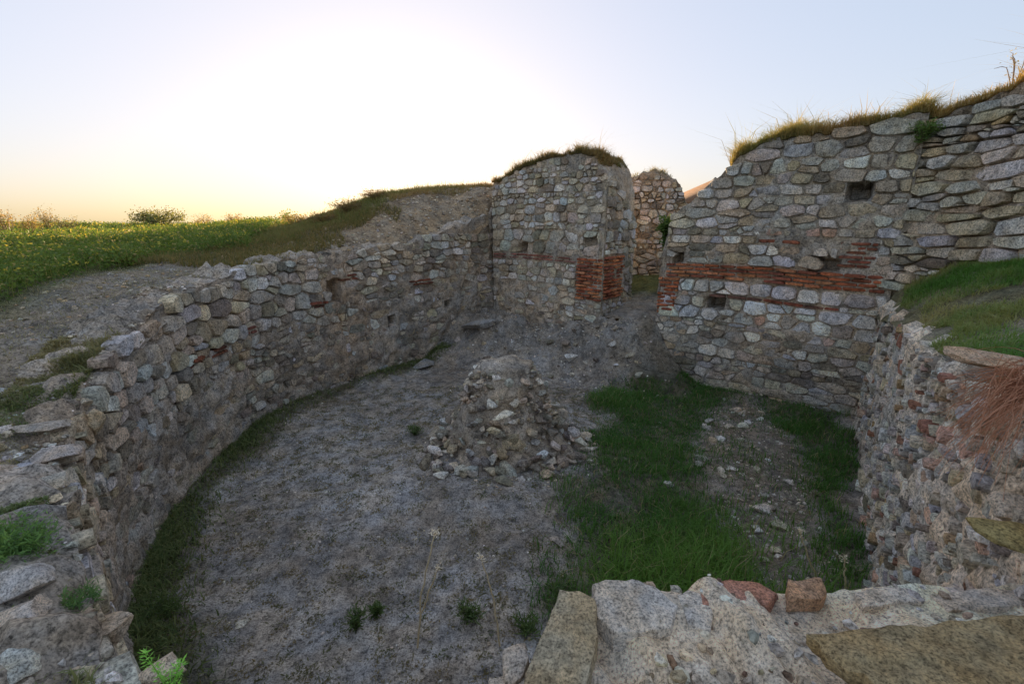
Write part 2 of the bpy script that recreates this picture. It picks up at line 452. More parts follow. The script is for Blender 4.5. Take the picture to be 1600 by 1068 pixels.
def stone_rings(pg, gap, proud, rnd, depth=.09, maxn=10):
    """polygon -> (u,v,w) verts and faces of one rough stone, about 50 triangles"""
    c = pg.mean(0)
    # drop tiny edges
    keep = [pg[0]]
    for p in pg[1:]:
        if np.hypot(*(p - keep[-1])) > .018: keep.append(p)
    pg = np.array(keep)
    if len(pg) < 3: return None
    # round the corners
    res = []
    m = len(pg)
    for k in range(m):
        p, a, b_ = pg[k], pg[k - 1], pg[(k + 1) % m]
        t = rnd.uniform(.06, .24)
        res.append(p + (a - p) * t); res.append(p + (b_ - p) * t)
    res = np.array(res)
    if len(res) > maxn:
        idx = np.linspace(0, len(res), maxn, endpoint=False).astype(int); res = res[idx]
    n = len(res)
    d = res - c; L = np.hypot(d[:, 0], d[:, 1])[:, None]
    size = L.mean()
    d = d * np.maximum(1 - gap / np.maximum(L, gap * 1.2), .35)
    d = d * (1 + np.array([rnd.uniform(-.05, .05) for _ in range(n)])[:, None])
    ta, tb = rnd.uniform(-.12, .12), rnd.uniform(-.16, .12)
    def ring(sc, w, j):
        e = d * sc
        ww = w + ta * e[:, 0] + tb * e[:, 1] + np.array([rnd.uniform(-j, j) for _ in range(n)])
        return np.column_stack([c + e, ww])
    r0 = np.column_stack([c + d * 1.02, np.full(n, -depth)])
    r1 = ring(1.0, proud * .25 + .004, .005)
    r2 = ring(rnd.uniform(.86, .95), proud, size * .045)
    ctr = np.array([[c[0] + rnd.uniform(-.2, .2) * size, c[1] + rnd.uniform(-.2, .2) * size, proud + rnd.uniform(-.03, .10) * size]])
    V = np.vstack([r0, r1, r2, ctr])
    F4 = []; F3 = []
    for k in range(n):
        k2 = (k + 1) % n
        F4.append((k, k2, n + k2, n + k)); F4.append((n + k, n + k2, 2 * n + k2, 2 * n + k))
        F3.append((2 * n + k, 2 * n + k2, 3 * n))
    return V, F4, F3

class Wall:
    def __init__(self, name, label, path, top, base=0.0, thick=1.0, batter=.02, inward=None, flip=False, core_col=(.2, .175, .15), core_mat=None, rough=.035, holes=(), du=.055, cat='wall', straight=False, back_base=None, capslope=0.0, wavy=.03):
        P = np.array(path, float) if straight else catmull(path, .03)
        if straight:
            P = P[0] + (P[-1] - P[0]) * np.linspace(0, 1, 200)[:, None] if len(P) == 2 else catmull(path, .03)
        seg = np.hypot(*(np.diff(P, axis=0).T)); self.U = np.concatenate([[0], np.cumsum(seg)]); self.L = self.U[-1]
        T = np.gradient(P, axis=0); T /= np.hypot(T[:, 0], T[:, 1])[:, None]
        k = 25 if not straight else 1
        Nn = np.stack([T[:, 1], -T[:, 0]], -1) * (-1 if flip else 1)     # towards the room
        if k > 1:
            pad = np.vstack([np.repeat(Nn[:1], k, 0), Nn, np.repeat(Nn[-1:], k, 0)])
            ker = np.ones(2 * k + 1) / (2 * k + 1)
            Nn = np.stack([np.convolve(pad[:, i], ker, 'valid') for i in (0, 1)], -1); Nn /= np.hypot(Nn[:, 0], Nn[:, 1])[:, None]
        self.P, self.Nn = P, Nn
        self.top = top; self.base = base; self.batter = batter; self.flip = flip; self.wavy = wavy
        self.seed = abs(hash(name)) % 1000 if False else sum(map(ord, name + label)) % 997
        mid = self.pos(self.L / 2, base, -thick / 2)[0]
        self.o = thing(name, mid, label, cat); self.o['kind'] = 'thing'
        self.org = np.array(self.o.location)
        self.holes = holes
        self.cnt = 0
        self.cands = []
        # the core: mortar and fill, one closed body
        us = np.linspace(0, self.L, max(3, int(self.L / du)))
        tops = np.array([float(top(u)) for u in us]) + .05 * n1(us, 9, self.seed) + .03 * n1(us, 23, self.seed + 3)
        nv = max(4, int((tops.max() - base) / .06)); nc = max(4, int(thick / .06))
        rows = []
        t = np.linspace(0, 1, nv)
        UU = np.repeat(us[:, None], nv, 1); VV = base + (tops[:, None] - base) * t[None]
        pp = np.stack([UU, VV, UU * 0], -1)
        W = rough * (fbm(pp, 6, 4, self.seed) * .8 + fbm(pp, 1.6, 2, self.seed + 8) * .5) - .004
        for (hu, hv, hw, hh, hd) in holes:
            W -= hd * ((np.abs(UU - hu) < hw / 2 + .03) & (np.abs(VV - hv) < hh / 2 + .03))
        front = self.pos(UU.ravel(), VV.ravel(), W.ravel()).reshape(len(us), nv, 3)
        tc = np.linspace(0, 1, nc)[1:]
        UC = np.repeat(us[:, None], nc - 1, 1); WC = np.repeat((-thick * tc)[None], len(us), 0) + W[:, -1:] * (1 - tc)
        pc = np.stack([UC, WC, UC * 0], -1)
        VC = tops[:, None] + (rough * 1.6 * fbm(pc, 5, 4, self.seed + 9)) + capslope * (-WC)
        cap = self.pos(UC.ravel(), VC.ravel(), WC.ravel()).reshape(len(us), nc - 1, 3)
        bb = base if back_base is None else back_base
        tb_ = np.linspace(0, 1, 12)[1:]
        VB = VC[:, -1:] + (bb - VC[:, -1:]) * tb_[None]
        UB = np.repeat(us[:, None], 11, 1); WB = -thick + .06 * fbm(np.stack([UB, VB, UB * 0 + 3], -1), 4, 3, self.seed + 4)
        bk = self.pos(UB.ravel(), VB.ravel(), WB.ravel()).reshape(len(us), 11, 3)
        G = np.concatenate([front, cap, bk], 1); m = G.shape[1]; nu = len(us)
        a = np.arange(nu - 1)[:, None]; c = np.arange(m - 1)[None]
        Q = np.stack([a * m + c, (a + 1) * m + c, (a + 1) * m + c + 1, a * m + c + 1], -1).reshape(-1, 4)
        # bottom and the two ends
        Q = np.vstack([Q, np.stack([np.arange(nu - 1) * m + m - 1, np.arange(1, nu) * m + m - 1, np.arange(1, nu) * m, np.arange(nu - 1) * m], -1)])
        V = G.reshape(-1, 3)
        ends = []; extra = []
        for e in (0, nu - 1):
            cc = V[e * m:(e + 1) * m].mean(0); extra.append(cc); ic = len(V) + len(extra) - 1
            for k in range(m):
                k2 = (k + 1) % m
                ends.append((e * m + k2, e * m + k, ic) if e == 0 else (e * m + k, e * m + k2, ic))
        V = np.vstack([V, extra])
        if flip: Q = Q[:, ::-1]; ends = [t_[::-1] for t_ in ends]
        base_c = np.array(core_col)
        cc = base_c * (1 + .3 * fbm(V, 1.3, 4, self.seed + 5))[:, None] * (1 + np.array([.10, 0, -.10]) * vnoise(V, .9, self.seed + 6)[:, None])
        self.tops = (us, tops)
        cm = mesh_arrays(name + '_core', V - self.org, [Q, np.array(ends)], np.clip(cc, .01, .85), True); cm.set_sharp_from_angle(angle=RAD(55))
        self.core = link('mortar_core', cm, core_mat or M_MORTAR, self.o)

    def pos(self, u, v, w):
        u = np.atleast_1d(np.asarray(u, float)); v = np.atleast_1d(np.asarray(v, float)); w = np.atleast_1d(np.asarray(w, float))
        x = np.interp(u, self.U, self.P[:, 0]); y = np.interp(u, self.U, self.P[:, 1])
        nx_ = np.interp(u, self.U, self.Nn[:, 0]); ny_ = np.interp(u, self.U, self.Nn[:, 1])
        ww = w - self.batter * v
        vv = v + self.wavy * (vnoise(np.stack([u, v * .5, u * 0], -1), 1.1, self.seed + 2))
        return np.stack([x + nx_ * ww, y + ny_ * ww, np.broadcast_to(vv, x.shape)], -1)

    def topz(self, u): return float(np.interp(u, *self.tops))

    def add(self, pg, gap, proud, col, name='stone', mat=None, depth=.09):
        c = pg.mean(0)
        if c[1] > self.topz(c[0]) - .03 or c[0] < 0 or c[0] > self.L: return
        for (hu, hv, hw, hh, hd) in self.holes:
            if abs(c[0] - hu) < hw / 2 + .05 and abs(c[1] - hv) < hh / 2 + .04: return
        sr = stone_rings(pg, gap, proud, random, depth)
        if sr is None: return
        V, F4, F3 = sr
        Wp = self.pos(V[:, 0], V[:, 1], V[:, 2])
        if self.flip: F4 = [f[::-1] for f in F4]; F3 = [f[::-1] for f in F3]
        # size in the picture decides which become single parts
        d = Wp.mean(0) - np.array([0, 0, CAM_Z]); fw = d[1] * cp - d[2] * sp
        q_ = Wp - np.array([0, 0, CAM_Z]); fq_ = np.maximum(q_[:, 1] * cp - q_[:, 2] * sp, .05)
        sx_ = 800 + q_[:, 0] / fq_ * FPX; sy_ = 534 - (q_[:, 1] * sp + q_[:, 2] * cp) / fq_ * FPX
        vis = (sx_.mean() > -30) & (sx_.mean() < 1630) & (sy_.mean() < 1100) & (fw > .3)
        size = np.ptp(sx_) * np.ptp(sy_) * vis
        self.cands.append((size, Wp, F4, F3, col, name, mat))

    def brick_rows(self, u0, u1, v0, v1, cols, length=.3, course=.072, joint=.028, skip=.0, proud=.025, name='brick'):
        n = max(1, round((v1 - v0) / course)); ch = (v1 - v0) / n
        for r in range(n):
            u = u0 - (length * .5 if r % 2 else 0)
            while u < u1:
                l = length * random.uniform(.8, 1.15)
                a, b_ = max(u, u0), min(u + l, u1)
                u += l
                if b_ - a < .07 or random.random() < skip: continue
                vb = v0 + r * ch; j = joint / 2
                pg = np.array([(a + .006, vb + j * random.uniform(.6, 1.3)), (b_ - .006, vb + j * random.uniform(.6, 1.3)), (b_ - .006, vb + ch - j * random.uniform(.6, 1.3)), (a + .006, vb + ch - j * random.uniform(.6, 1.3))])
                self.add(pg, .003, proud * random.uniform(.3, 1.4), vary(random.choice(cols), .22), name, M_BRICK, .06)

    def stones(self, u0, u1, v0, v1, h, pal, aspect=1.6, gap=.014, proud=.035, skip=.0, fn=None, hv=(.6, 1.45)):
        for pg, area in voronoi_cells(u0, u1, v0, v1, h, aspect, .25, hv):
            if random.random() < skip: continue
            c = pg.mean(0)
            g_, p_, k_ = gap, proud, pal
            if fn:
                r_ = fn(c[0], c[1])
                if r_ is None: continue
                g_, p_, k_ = r_
            self.add(pg, g_ * random.uniform(.7, 1.5), p_ * random.uniform(.35, 1.5), vary(pick(k_), .16))

    def finish(self, limit=290):
        for nm in sorted({c[5] for c in self.cands}):
            cs = sorted([c for c in self.cands if c[5] == nm], key=lambda c: -c[0])
            for k, (size, Wp, F4, F3, col, name, mat) in enumerate(cs[:limit]):
                cen_ = Wp.mean(0)
                me = mesh_arrays(name, Wp - cen_, [np.array(F4), np.array(F3)], None, True)
                me.set_sharp_from_angle(angle=RAD(38))
                link(name, me, mat or M_STONE, self.o, cen_ - self.org, col)
            rest = cs[limit:]
            if rest:
                Vs, Q4, Q3, C = [], [], [], []; off = 0
                for (size, Wp, F4, F3, col, name, mat) in rest:
                    Vs.append(Wp); Q4.append(np.array(F4) + off); Q3.append(np.array(F3) + off); C.append(np.repeat([col[:3]], len(Wp), 0)); off += len(Wp)
                me = mesh_arrays('small_' + nm + 's', np.vstack(Vs) - self.org, [np.vstack(Q4), np.vstack(Q3)], np.vstack(C), True)
                me.set_sharp_from_angle(angle=RAD(38))
                tag(link('small_' + nm + 's', me, M_STONET, self.o), kind='stuff')

def vary(c, a):
    k = 1 + random.uniform(-a, a)
    return tuple(max(.01, x * k * (1 + random.uniform(-.05, .05))) for x in c)

def pick(pal):
    cols, w = zip(*pal); return random.choices(cols, w)[0]

GREYW = (.74, .70, .655); GREY = (.52, .48, .43); TAN = (.49, .41, .31); DARK = (.29, .255, .215); BLUE = (.54, .53, .54)
PINK = (.60, .41, .33); BRICK = (.38, .125, .062); BRICK2 = (.46, .19, .095); BRICK3 = (.27, .095, .06); OCH = (.52, .38, .23); BUFF = (.63, .54, .43)
PAL_R = [(GREYW, 3), (GREY, 4), (TAN, 2), (DARK, 1.2), (BLUE, 1.5), (PINK, .35), (BUFF, 1.5)]
PAL_RW = [((.86, .83, .79), 6), ((.62, .61, .63), 3), (GREY, 2), (PINK, .6), (BUFF, 1)]
PAL_RU = [(GREY, 4), (TAN, 3), (DARK, 2), (BLUE, 1.4), (GREYW, 1)]
PAL_L = [(TAN, 3), (GREY, 4), (DARK, 2), (GREYW, .7), (BUFF, 1.5), (BLUE, .6)]
PAL_LB = [(GREY, 3), (DARK, 3), (TAN, 2), (BLUE, .6)]
PAL_C = [(GREYW, 2), (GREY, 4), (TAN, 2.5), (BUFF, 2), (BLUE, .8), (DARK, 1.2)]
PAL_N = [(GREY, 3), (GREYW, 3), (BLUE, 1.2), (BUFF, 2), (PINK, .8), ((.34, .18, .13), .35), (DARK, 1.0), (OCH, .4)]
BR = [BRICK, BRICK2, BRICK3]

# --- curved wall on the left
lp = catmull(LEFT, .03)
lseg = np.concatenate([[0], np.cumsum(np.hypot(*(np.diff(lp, axis=0).T)))])
def u_at(pt):
    return lseg[np.argmin(np.hypot(lp[:, 0] - pt[0], lp[:, 1] - pt[1]))]
lu = [u_at(p) for p in [(-1.05, 1.08), (-1.57, 1.43), (-2.22, 2.02), (-3.3, 3.25), (-3.78, 4.4), (-4.08, 6.0), (-3.55, 8.3), (-2.2, 10.1), (-.42, 12.12)]]
lz = [1.50, 1.56, 1.70, 1.78, 2.12, 2.40, 2.60, 2.70, 3.42]
left_top = lambda u: np.interp(u, lu, lz)
wl_ = Wall('curved_wall', 'long curved rubble stone wall sweeping along the left of the pit', LEFT, left_top, 0, .55, .02, core_col=(.35, .30, .255), rough=.06,
           holes=[(u_at((-3.55, 8.3)) + .35, 1.92, .22, .34, .3), (u_at((-2.6, 9.6)), 1.1, .10, .12, .3), (u_at((-1.5, 10.9)), 1.25, .10, .12, .3)])
def left_fn(u, v):
    t = float(left_top(u)); d = t - v
    e = .25 * float(n1(u, 1.1, 5)[0])
    lim = np.interp(u, [0, lu[3], lu[4], lu[5], lu[6], lu[7], lu[8]], [.6, .8, 1.05, 1.1, .9, .7, .65]) + e
    if d < lim: return (.012, .05, PAL_L)
    if random.random() < .25 + .5 * sstep(lim, lim + .8, d): return None if random.random() < .35 else (.03, .006, PAL_LB)
    return (.022, .018, PAL_LB)
wl_.stones(0, lu[3], 0, 1.9, .13, PAL_L, 1.5, fn=left_fn)
wl_.stones(lu[3], lu[6] + .6, 0, 1.0, .15, PAL_LB, 1.9, fn=left_fn)
wl_.stones(lu[3], lu[6] + .6, 1.0, 2.85, .20, PAL_L, 1.5, fn=left_fn)
wl_.stones(lu[6] + .6, wl_.L, 0, 2.9, .16, PAL_L, 1.7, fn=left_fn)
for (a, b_, z0) in [(lu[6] - .35, lu[6] + .2, 1.62), (lu[6] + .5, lu[6] + .95, 2.08), (lu[7] - .1, lu[7] + .6, 1.78), (lu[5] - .9, lu[5] + .3, 1.38), (lu[5] + .6, lu[5] + 1.0, 1.5)]:
    wl_.brick_rows(a, b_, z0, z0 + .14, [BRICK3, (.16, .07, .05)], .28, .07, skip=.15, proud=.05)
wl_.finish()

# --- straight back wall, left of the opening
def top_c(u): return np.interp(u, [0, .3, .9, 1.6, 2.3, 2.9, 3.1, 3.25], [4.1, 4.18, 4.36, 4.5, 4.56, 4.5, 4.25, 3.75])
L1 = LW * .40
wc = Wall('back_wall', 'grassy topped stone wall with brick pier, left of the doorway gap', [CORN, JL + DW * .05], top_c, 0, 1.25, .004, straight=True, core_col=(.42, .36, .30), rough=.04,
          holes=[(1.0, 2.55, .14, .14, .3), (.55, 2.02, .12, .12, .3), (2.85, 2.75, .3, .24, .18)])
for (v0, v1, h, pal, ga, pr) in [(2.44, 3.0, .2, PAL_C, .012, .03), (3.0, 3.8, .18, PAL_C, .014, .035), (3.8, 4.7, .16, PAL_C, .016, .04)]:
    wc.stones(0, L1 + .05, v0, v1, h, pal, 1.5, ga, pr)
wc.stones(0, 2.55, 1.75, 2.26, .17, PAL_C, 1.5, .018, .02)
wc.stones(0, 2.55, .6, 1.75, .15, PAL_C, 1.8, .02, .012, fn=lambda u, v: (None if random.random() < sstep(2.2, .6, u) * .75 else (.022, .012, PAL_C)))
wc.stones(2.55, L1 + .05, .6, 1.48, .16, PAL_C, 1.6, .014, .03)
wc.brick_rows(.02, 2.55, 2.28, 2.42, [(.30, .13, .10), (.26, .13, .11)], .34, .07, .03, .06, .012)
wc.brick_rows(2.57, L1 + .05, 1.5, 2.43, BR, .29, .072, .022, .0, .06)
wc.finish()
JL2 = np.array([2.84, 11.0])
wj = Wall('door_jamb', 'red brick and rubble return of the doorway gap, facing right', [JL - np.array([.644, .765]) * .02 + DW * .066, JL2 + DW * .05], lambda u: np.interp(u, [0, .25, .7, 1.4], [4.0, 4.15, 3.8, 3.2]), 0.4, .12, .0, straight=True, core_col=(.36, .32, .27), rough=.03)
wj.stones(0, wj.L, 2.46, 4.0, .18, PAL_RU, 1.6, .016, .05)
wj.brick_rows(0, .85, 1.5, 2.44, BR, .29, .072, .022, .02, .06)
wj.stones(.85, wj.L, 1.0, 2.46, .16, PAL_LB, 1.6, .02, .03)
wj.stones(0, .85, .8, 1.48, .17, PAL_RU, 1.6, .016, .03)
wj.finish()
# --- stub beyond the opening
ws = Wall('wall_stub', 'ragged rubble stump of wall standing behind the doorway gap', [(2.6, 12.65), (4.55, 11.95)], lambda u: np.interp(u, [0, .2, .55, 1.0, 1.4, 1.75, 2.07], [3.5, 3.95, 4.32, 4.4, 4.36, 4.05, 3.3]), 1.0, 1.1, .03, straight=True, core_col=(.33, .29, .24), rough=.07)
ws.stones(0, ws.L, 1.2, 2.6, .2, PAL_RU, 1.6, .02, .03)
ws.stones(0, ws.L, 2.6, 4.6, .15, PAL_RU, 1.4, .016, .06)
ws.finish()

# --- straight back wall, right of the opening
L2 = LW * .436
def top_r(u): return np.interp(u, [0, .08, .22, .5, .88, 1.2, 1.55, 2.5, 3.47], [2.5, 2.98, 3.34, 3.6, 3.96, 4.24, 4.42, 4.5, 4.66])
wr = Wall('back_wall', 'tall stone wall with red brick bands right of the doorway gap', [JR, CORN_R + DW * .12], top_r, 0, 1.2, .004, straight=True, core_col=(.39, .34, .29), rough=.04,
          holes=[(1.12, 1.70, .18, .13, .35), (2.98, 3.62, .22, .16, .35), (.33, 2.52, .14, .13, .3), (2.72, 2.52, .34, .15, .22)])
wr.stones(0, L2 + .1, 0, .7, .15, PAL_LB + [(GREY, 3), (BUFF, 1)], 2.2, .014, .02)
wr.stones(0, L2 + .1, .7, 1.36, .17, PAL_R, 1.9, .013, .03)
wr.stones(.02, L2 + .1, 1.36, 1.80, .22, PAL_RW, 1.5, .016, .045, hv=(.9, 1.1))
wr.brick_rows(.95, 3.0, 1.80, 1.87, [BRICK3, (.19, .10, .08)], .3, .07, .025, .25, .02)
wr.stones(.4, .95, 1.80, 1.88, .08, PAL_R, 2.4, .01, .02)
wr.stones(3.0, L2 + .1, 1.80, 1.88, .08, PAL_R, 2.0, .01, .02)
wr.stones(.42, L2 + .1, 1.88, 2.12, .24, PAL_RW, 1.5, .016, .05, hv=(.95, 1.05))
wr.brick_rows(0, .41, 1.40, 2.14, BR, .29, .072, .022, .0, .065)
wr.brick_rows(.12, L2 + .05, 2.14, 2.42, BR, .3, .07, .024, .04, .05)
wr.stones(.1, 2.85, 2.42, 2.80, .18, PAL_R, 1.9, .013, .035)
wr.brick_rows(2.86, 3.34, 2.5, 2.9, [BRICK3, (.22, .09, .06)], .3, .068, .024, .1, .03)
wr.stones(3.34, L2 + .1, 2.42, 2.95, .18, PAL_R, 1.4, .013, .035)
wr.brick_rows(1.7, 2.86, 2.82, 2.9, [BRICK3], .32, .07, .02, .15, .025)
wr.stones(.1, 1.7, 2.80, 2.95, .14, PAL_R, 2.0, .013, .035)
wr.stones(.1, L2 + .1, 2.95, 3.6, .19, PAL_R, 1.9, .012, .035)
wr.stones(.1, L2 + .1, 3.6, 4.8, .20, PAL_RU + [(BLUE, 1.5)], 1.8, .012, .045)
wr.finish()

# --- right: lower face and the set-back upper wall
D4 = NEAR_R - CORN_R
def top_n(u): return np.interp(u, [0, .6, 1.5, 3, 4.5, 5.6, 6.7], [1.92, 2.0, 2.05, 2.12, 2.2, 2.32, 2.4])
wn4 = Wall('side_wall', 'low pale rubble wall on the right of the pit with mortar face', [CORN_R + np.array([.06, .05]), CORN_R + D4 * .5, NEAR_R + np.array([-.05, -.07])], top_n, 0, .5, .015, core_col=(.60, .53, .46), rough=.07, du=.045)
def nfn(u, v):
    if random.random() < .22: return None
    if random.random() < .4: return (.012, .05, PAL_N)
    return (.02, .025, PAL_N)
wn4.stones(0, 3.3, 0, 2.4, .13, PAL_N, 1.6, fn=nfn)
wn4.stones(3.3, wn4.L, 0, 2.6, .085, PAL_N, 1.7, fn=nfn)
wn4.finish()
W5 = [(5.54, 6.95), (5.70, 6.2), (5.78, 5.2), (5.85, 4.2), (5.9, 3.2)]
wu = Wall('upper_wall', 'ragged upper wall of thin slabs at the far right above the grass ledge', W5, lambda u: np.interp(u, [0, .5, 1.2, 2.4, 3.8], [4.55, 4.62, 4.78, 5.0, 5.1]), 1.7, .9, .05, core_col=(.38, .32, .26), rough=.09)
wu.stones(0, wu.L, 2.2, 4.2, .14, PAL_RU + [(BUFF, 2)], 2.6, .012, .08)
wu.stones(0, wu.L, 4.2, 5.3, .12, PAL_RU + [(OCH, 1)], 2.6, .014, .07)
wu.finish()

# --- near wall under the camera
wp = Wall('near_wall', 'rough lime mortar wall top crossing the lower right foreground', PARA, lambda u: np.interp(u, [0, .8, 1.5, 1.8, 2.2, 2.6], [1.87, 1.87, 1.88, 1.84, 1.76, 1.70]), 0, 1.0, .0, core_col=(.84, .705, .56), core_mat=M_NEAR, rough=.022, du=.02, wavy=.0)
wp.finish()

# ------------------------------------------------------------------ loose rock shapes
def rock_mesh(name, seed, sub=3, cuts=14, rough=.035):
    r = np.random.default_rng(seed)
    bm = bmesh.new(); bmesh.ops.create_icosphere(bm, subdivisions=sub, radius=1)
    v = np.array([w.co[:] for w in bm.verts])
    for _ in range(cuts):
        n = r.normal(size=3); n /= np.linalg.norm(n); d = r.uniform(.34, .72)
        e = np.maximum(v @ n - d, 0); v = v - e[:, None] * n * .97
    v = v * (1 + rough * fbm(v + seed, 2.3, 4, seed)[:, None])
    v = v / np.abs(v).max(0)
    for w, c in zip(bm.verts, v): w.co = c
    me = bpy.data.meshes.new(name); bm.to_mesh(me); bm.free()
    me.polygons.foreach_set('use_smooth', np.ones(len(me.polygons), bool))
    me.set_sharp_from_angle(angle=RAD(22))
    return me
ROCKS = [rock_mesh('rock', k) for k in range(10)]
for m_ in ROCKS: m_.materials.append(M_STONE)
NROCKS = [rock_mesh('near_rock', 40 + k, 4, 13, .07) for k in range(5)]
for m_ in NROCKS: m_.materials.append(M_NEARSTONE)
small = []
for k in range(6):
    m_ = rock_mesh('pebble', 90 + k, 1, 5, .05)
    vv = np.zeros(len(m_.vertices) * 3, np.float32); m_.vertices.foreach_get('co', vv)
    tt = np.zeros(len(m_.polygons) * 3, np.int32); m_.polygons.foreach_get('vertices', tt)
    small.append((vv.reshape(-1, 3), tt.reshape(-1, 3))); bpy.data.meshes.remove(m_)

def rock(name, loc, size, rot=None, col=GREY, parent=None, org=None, k=None, near=False, sink=.25):
    me = random.choice(NROCKS if near else ROCKS) if k is None else (NROCKS if near else ROCKS)[k]
    loc = np.array(loc, float)
    if org is not None: loc = loc - org
    o = link(name, me, None, parent, loc, col)
    o.scale = size; o.rotation_euler = rot if rot is not None else (random.uniform(-.4, .4), random.uniform(-.4, .4), random.uniform(0, 6.28))
    return o

def pebbles(name, pts, sizes, cols, parent=None, org=(0, 0, 0)):
    Vs, Fs, Cs = [], [], []; off = 0
    for p, sz, c in zip(pts, sizes, cols):
        v, f = small[random.randrange(6)]
        a, b_, g_ = random.uniform(0, 6.28), random.uniform(-.5, .5), random.uniform(.5, 1)
        R = np.array(Matrix.Rotation(a, 3, 'Z') @ Matrix.Rotation(b_, 3, 'X'))
        w = (v * [sz, sz * g_, sz * random.uniform(.35, .8)]) @ R.T + p
        Vs.append(w); Fs.append(f + off); Cs.append(np.repeat([c], len(v), 0)); off += len(v)
    me = mesh_arrays(name, np.vstack(Vs) - np.array(org), np.vstack(Fs), np.vstack(Cs), True)
    me.set_sharp_from_angle(angle=RAD(35))
    return tag(link(name, me, M_STONET, parent), kind='stuff')

def prism(name, poly, z, thick, col, label=None, cat=None, parent=None, org=None, tilt=(0, 0), step=.025, mat=None, rough=.006, under=.0):
    """flat stone whose outline is given in photograph pixels on the level z"""
    W = np.array([px(a, b_, z) for a, b_ in poly])
    out = []
    for i in range(len(W)):
        a, b_ = W[i], W[(i + 1) % len(W)]; n = max(1, int(np.linalg.norm(b_ - a) / step))
        out += [a + (b_ - a) * t for t in np.arange(n) / n]
    W = np.array(out); c = W.mean(0); d = W - c; n = len(W)
    d[:, :2] *= (1 + .02 * np.array([random.uniform(-1, 1) for _ in range(n)]))[:, None]
    R = []
    for sc, dz in ((1 - under, -thick), (1.0, -thick * .55), (1.0, -.012), (.965, 0), (.8, .004), (.55, .006), (.28, .007)):
        v = c + d * sc; v[:, 2] = z + dz + (d[:, 0] * tilt[0] + d[:, 1] * tilt[1]) * sc
        v[:, 2] += rough * fbm(v, 14, 3, 7) * (1.5 if dz > -.02 else 1); v[:, :2] += .004 * np.stack([vnoise(v, 40, 1), vnoise(v, 40, 2)], -1)
        R.append(v)
    V = np.vstack(R + [[c + [0, 0, .007]], [c - [0, 0, thick]]]); m = len(R)
    Q = [(r_ * n + k, r_ * n + (k + 1) % n, (r_ + 1) * n + (k + 1) % n, (r_ + 1) * n + k) for r_ in range(m - 1) for k in range(n)]
    T = [((m - 1) * n + k, (m - 1) * n + (k + 1) % n, m * n) for k in range(n)] + [((k + 1) % n, k, m * n + 1) for k in range(n)]
    area = .5 * np.sum(d[:, 0] * np.roll(d[:, 1], -1) - d[:, 1] * np.roll(d[:, 0], -1))
    Q = np.array(Q); T = np.array(T)
    if area < 0: Q = Q[:, ::-1]; T = T[:, ::-1]
    me = mesh_arrays(name, V - c, [Q, T], None, True); me.set_sharp_from_angle(angle=RAD(45))
    o = link(name, me, mat or M_NEARSTONE, parent, c if org is None else c - org, col)
    if label: tag(o, label, cat)
    return o

# near wall: stones and brick fragments set in its edge
po_ = wp.org
prism('stone', [(926, 912), (945, 905), (1000, 904), (1022, 914), (1060, 944), (1050, 985), (960, 990), (930, 960)], 1.90, .13, (.66, .60, .54), parent=wp.o, org=po_)
prism('brick', [(1092, 909), (1140, 905), (1188, 908), (1215, 925), (1200, 945), (1095, 945)], 1.892, .05, (.52, .27, .20), parent=wp.o, org=po_)
prism('brick', [(1231, 905), (1282, 903), (1292, 922), (1285, 935), (1231, 937)], 1.897, .05, (.58, .36, .23), parent=wp.o, org=po_)
prism('stone', [(1058, 928), (1075, 920), (1092, 925), (1120, 950), (1110, 985), (1075, 975)], 1.887, .10, (.70, .64, .58), parent=wp.o, org=po_)
prism('stone', [(874, 934), (905, 936), (930, 950), (935, 1000), (910, 1100), (800, 1120), (822, 1040), (850, 985)], 1.885, .35, (.47, .39, .27), parent=wp.o, org=po_, tilt=(.12, .15))
prism('stone', [(785, 1012), (822, 1004), (828, 1030), (812, 1062), (788, 1070)], 1.82, .25, (.60, .51, .43), parent=wp.o, org=po_)
prism('stone', [(762, 1058), (800, 1052), (830, 1062), (830, 1110), (765, 1110)], 1.80, .2, (.60, .52, .44), parent=wp.o, org=po_)
prism('stone', [(1335, 925), (1375, 916), (1420, 919), (1440, 940), (1350, 948)], 1.885, .1, (.74, .66, .58), parent=wp.o, org=po_)
prism('stone', [(1455, 926), (1530, 918), (1600, 920), (1620, 945), (1480, 952)], 1.885, .1, (.70, .62, .55), parent=wp.o, org=po_)
pp = []; ss = []; cs = []
for _ in range(520):
    u, w = random.uniform(.0, 2.4), -random.random() ** 1.2 * .75
    q_ = wp.pos(u, wp.topz(u), w)[0]; z0 = q_[2] + .004
    pp.append([q_[0], q_[1], z0]); ss.append(random.choice([.008, .01, .013, .018, .028])); cs.append(vary(random.choice([GREYW, GREY, BUFF, TAN, (.24, .16, .12)]), .2))
pebbles('grit', pp, ss, cs, wp.o, po_)
prism('stone_slab', [(1268, 989), (1330, 981), (1400, 976), (1500, 968), (1600, 957), (1760, 950), (1800, 1180), (1500, 1160), (1395, 1085), (1330, 1040), (1285, 1010)], 2.03, .075, (.42, .32, .18), 'mossy brown flat stone slab lying on the near wall top', 'stone', step=.02, rough=.012, under=.04)

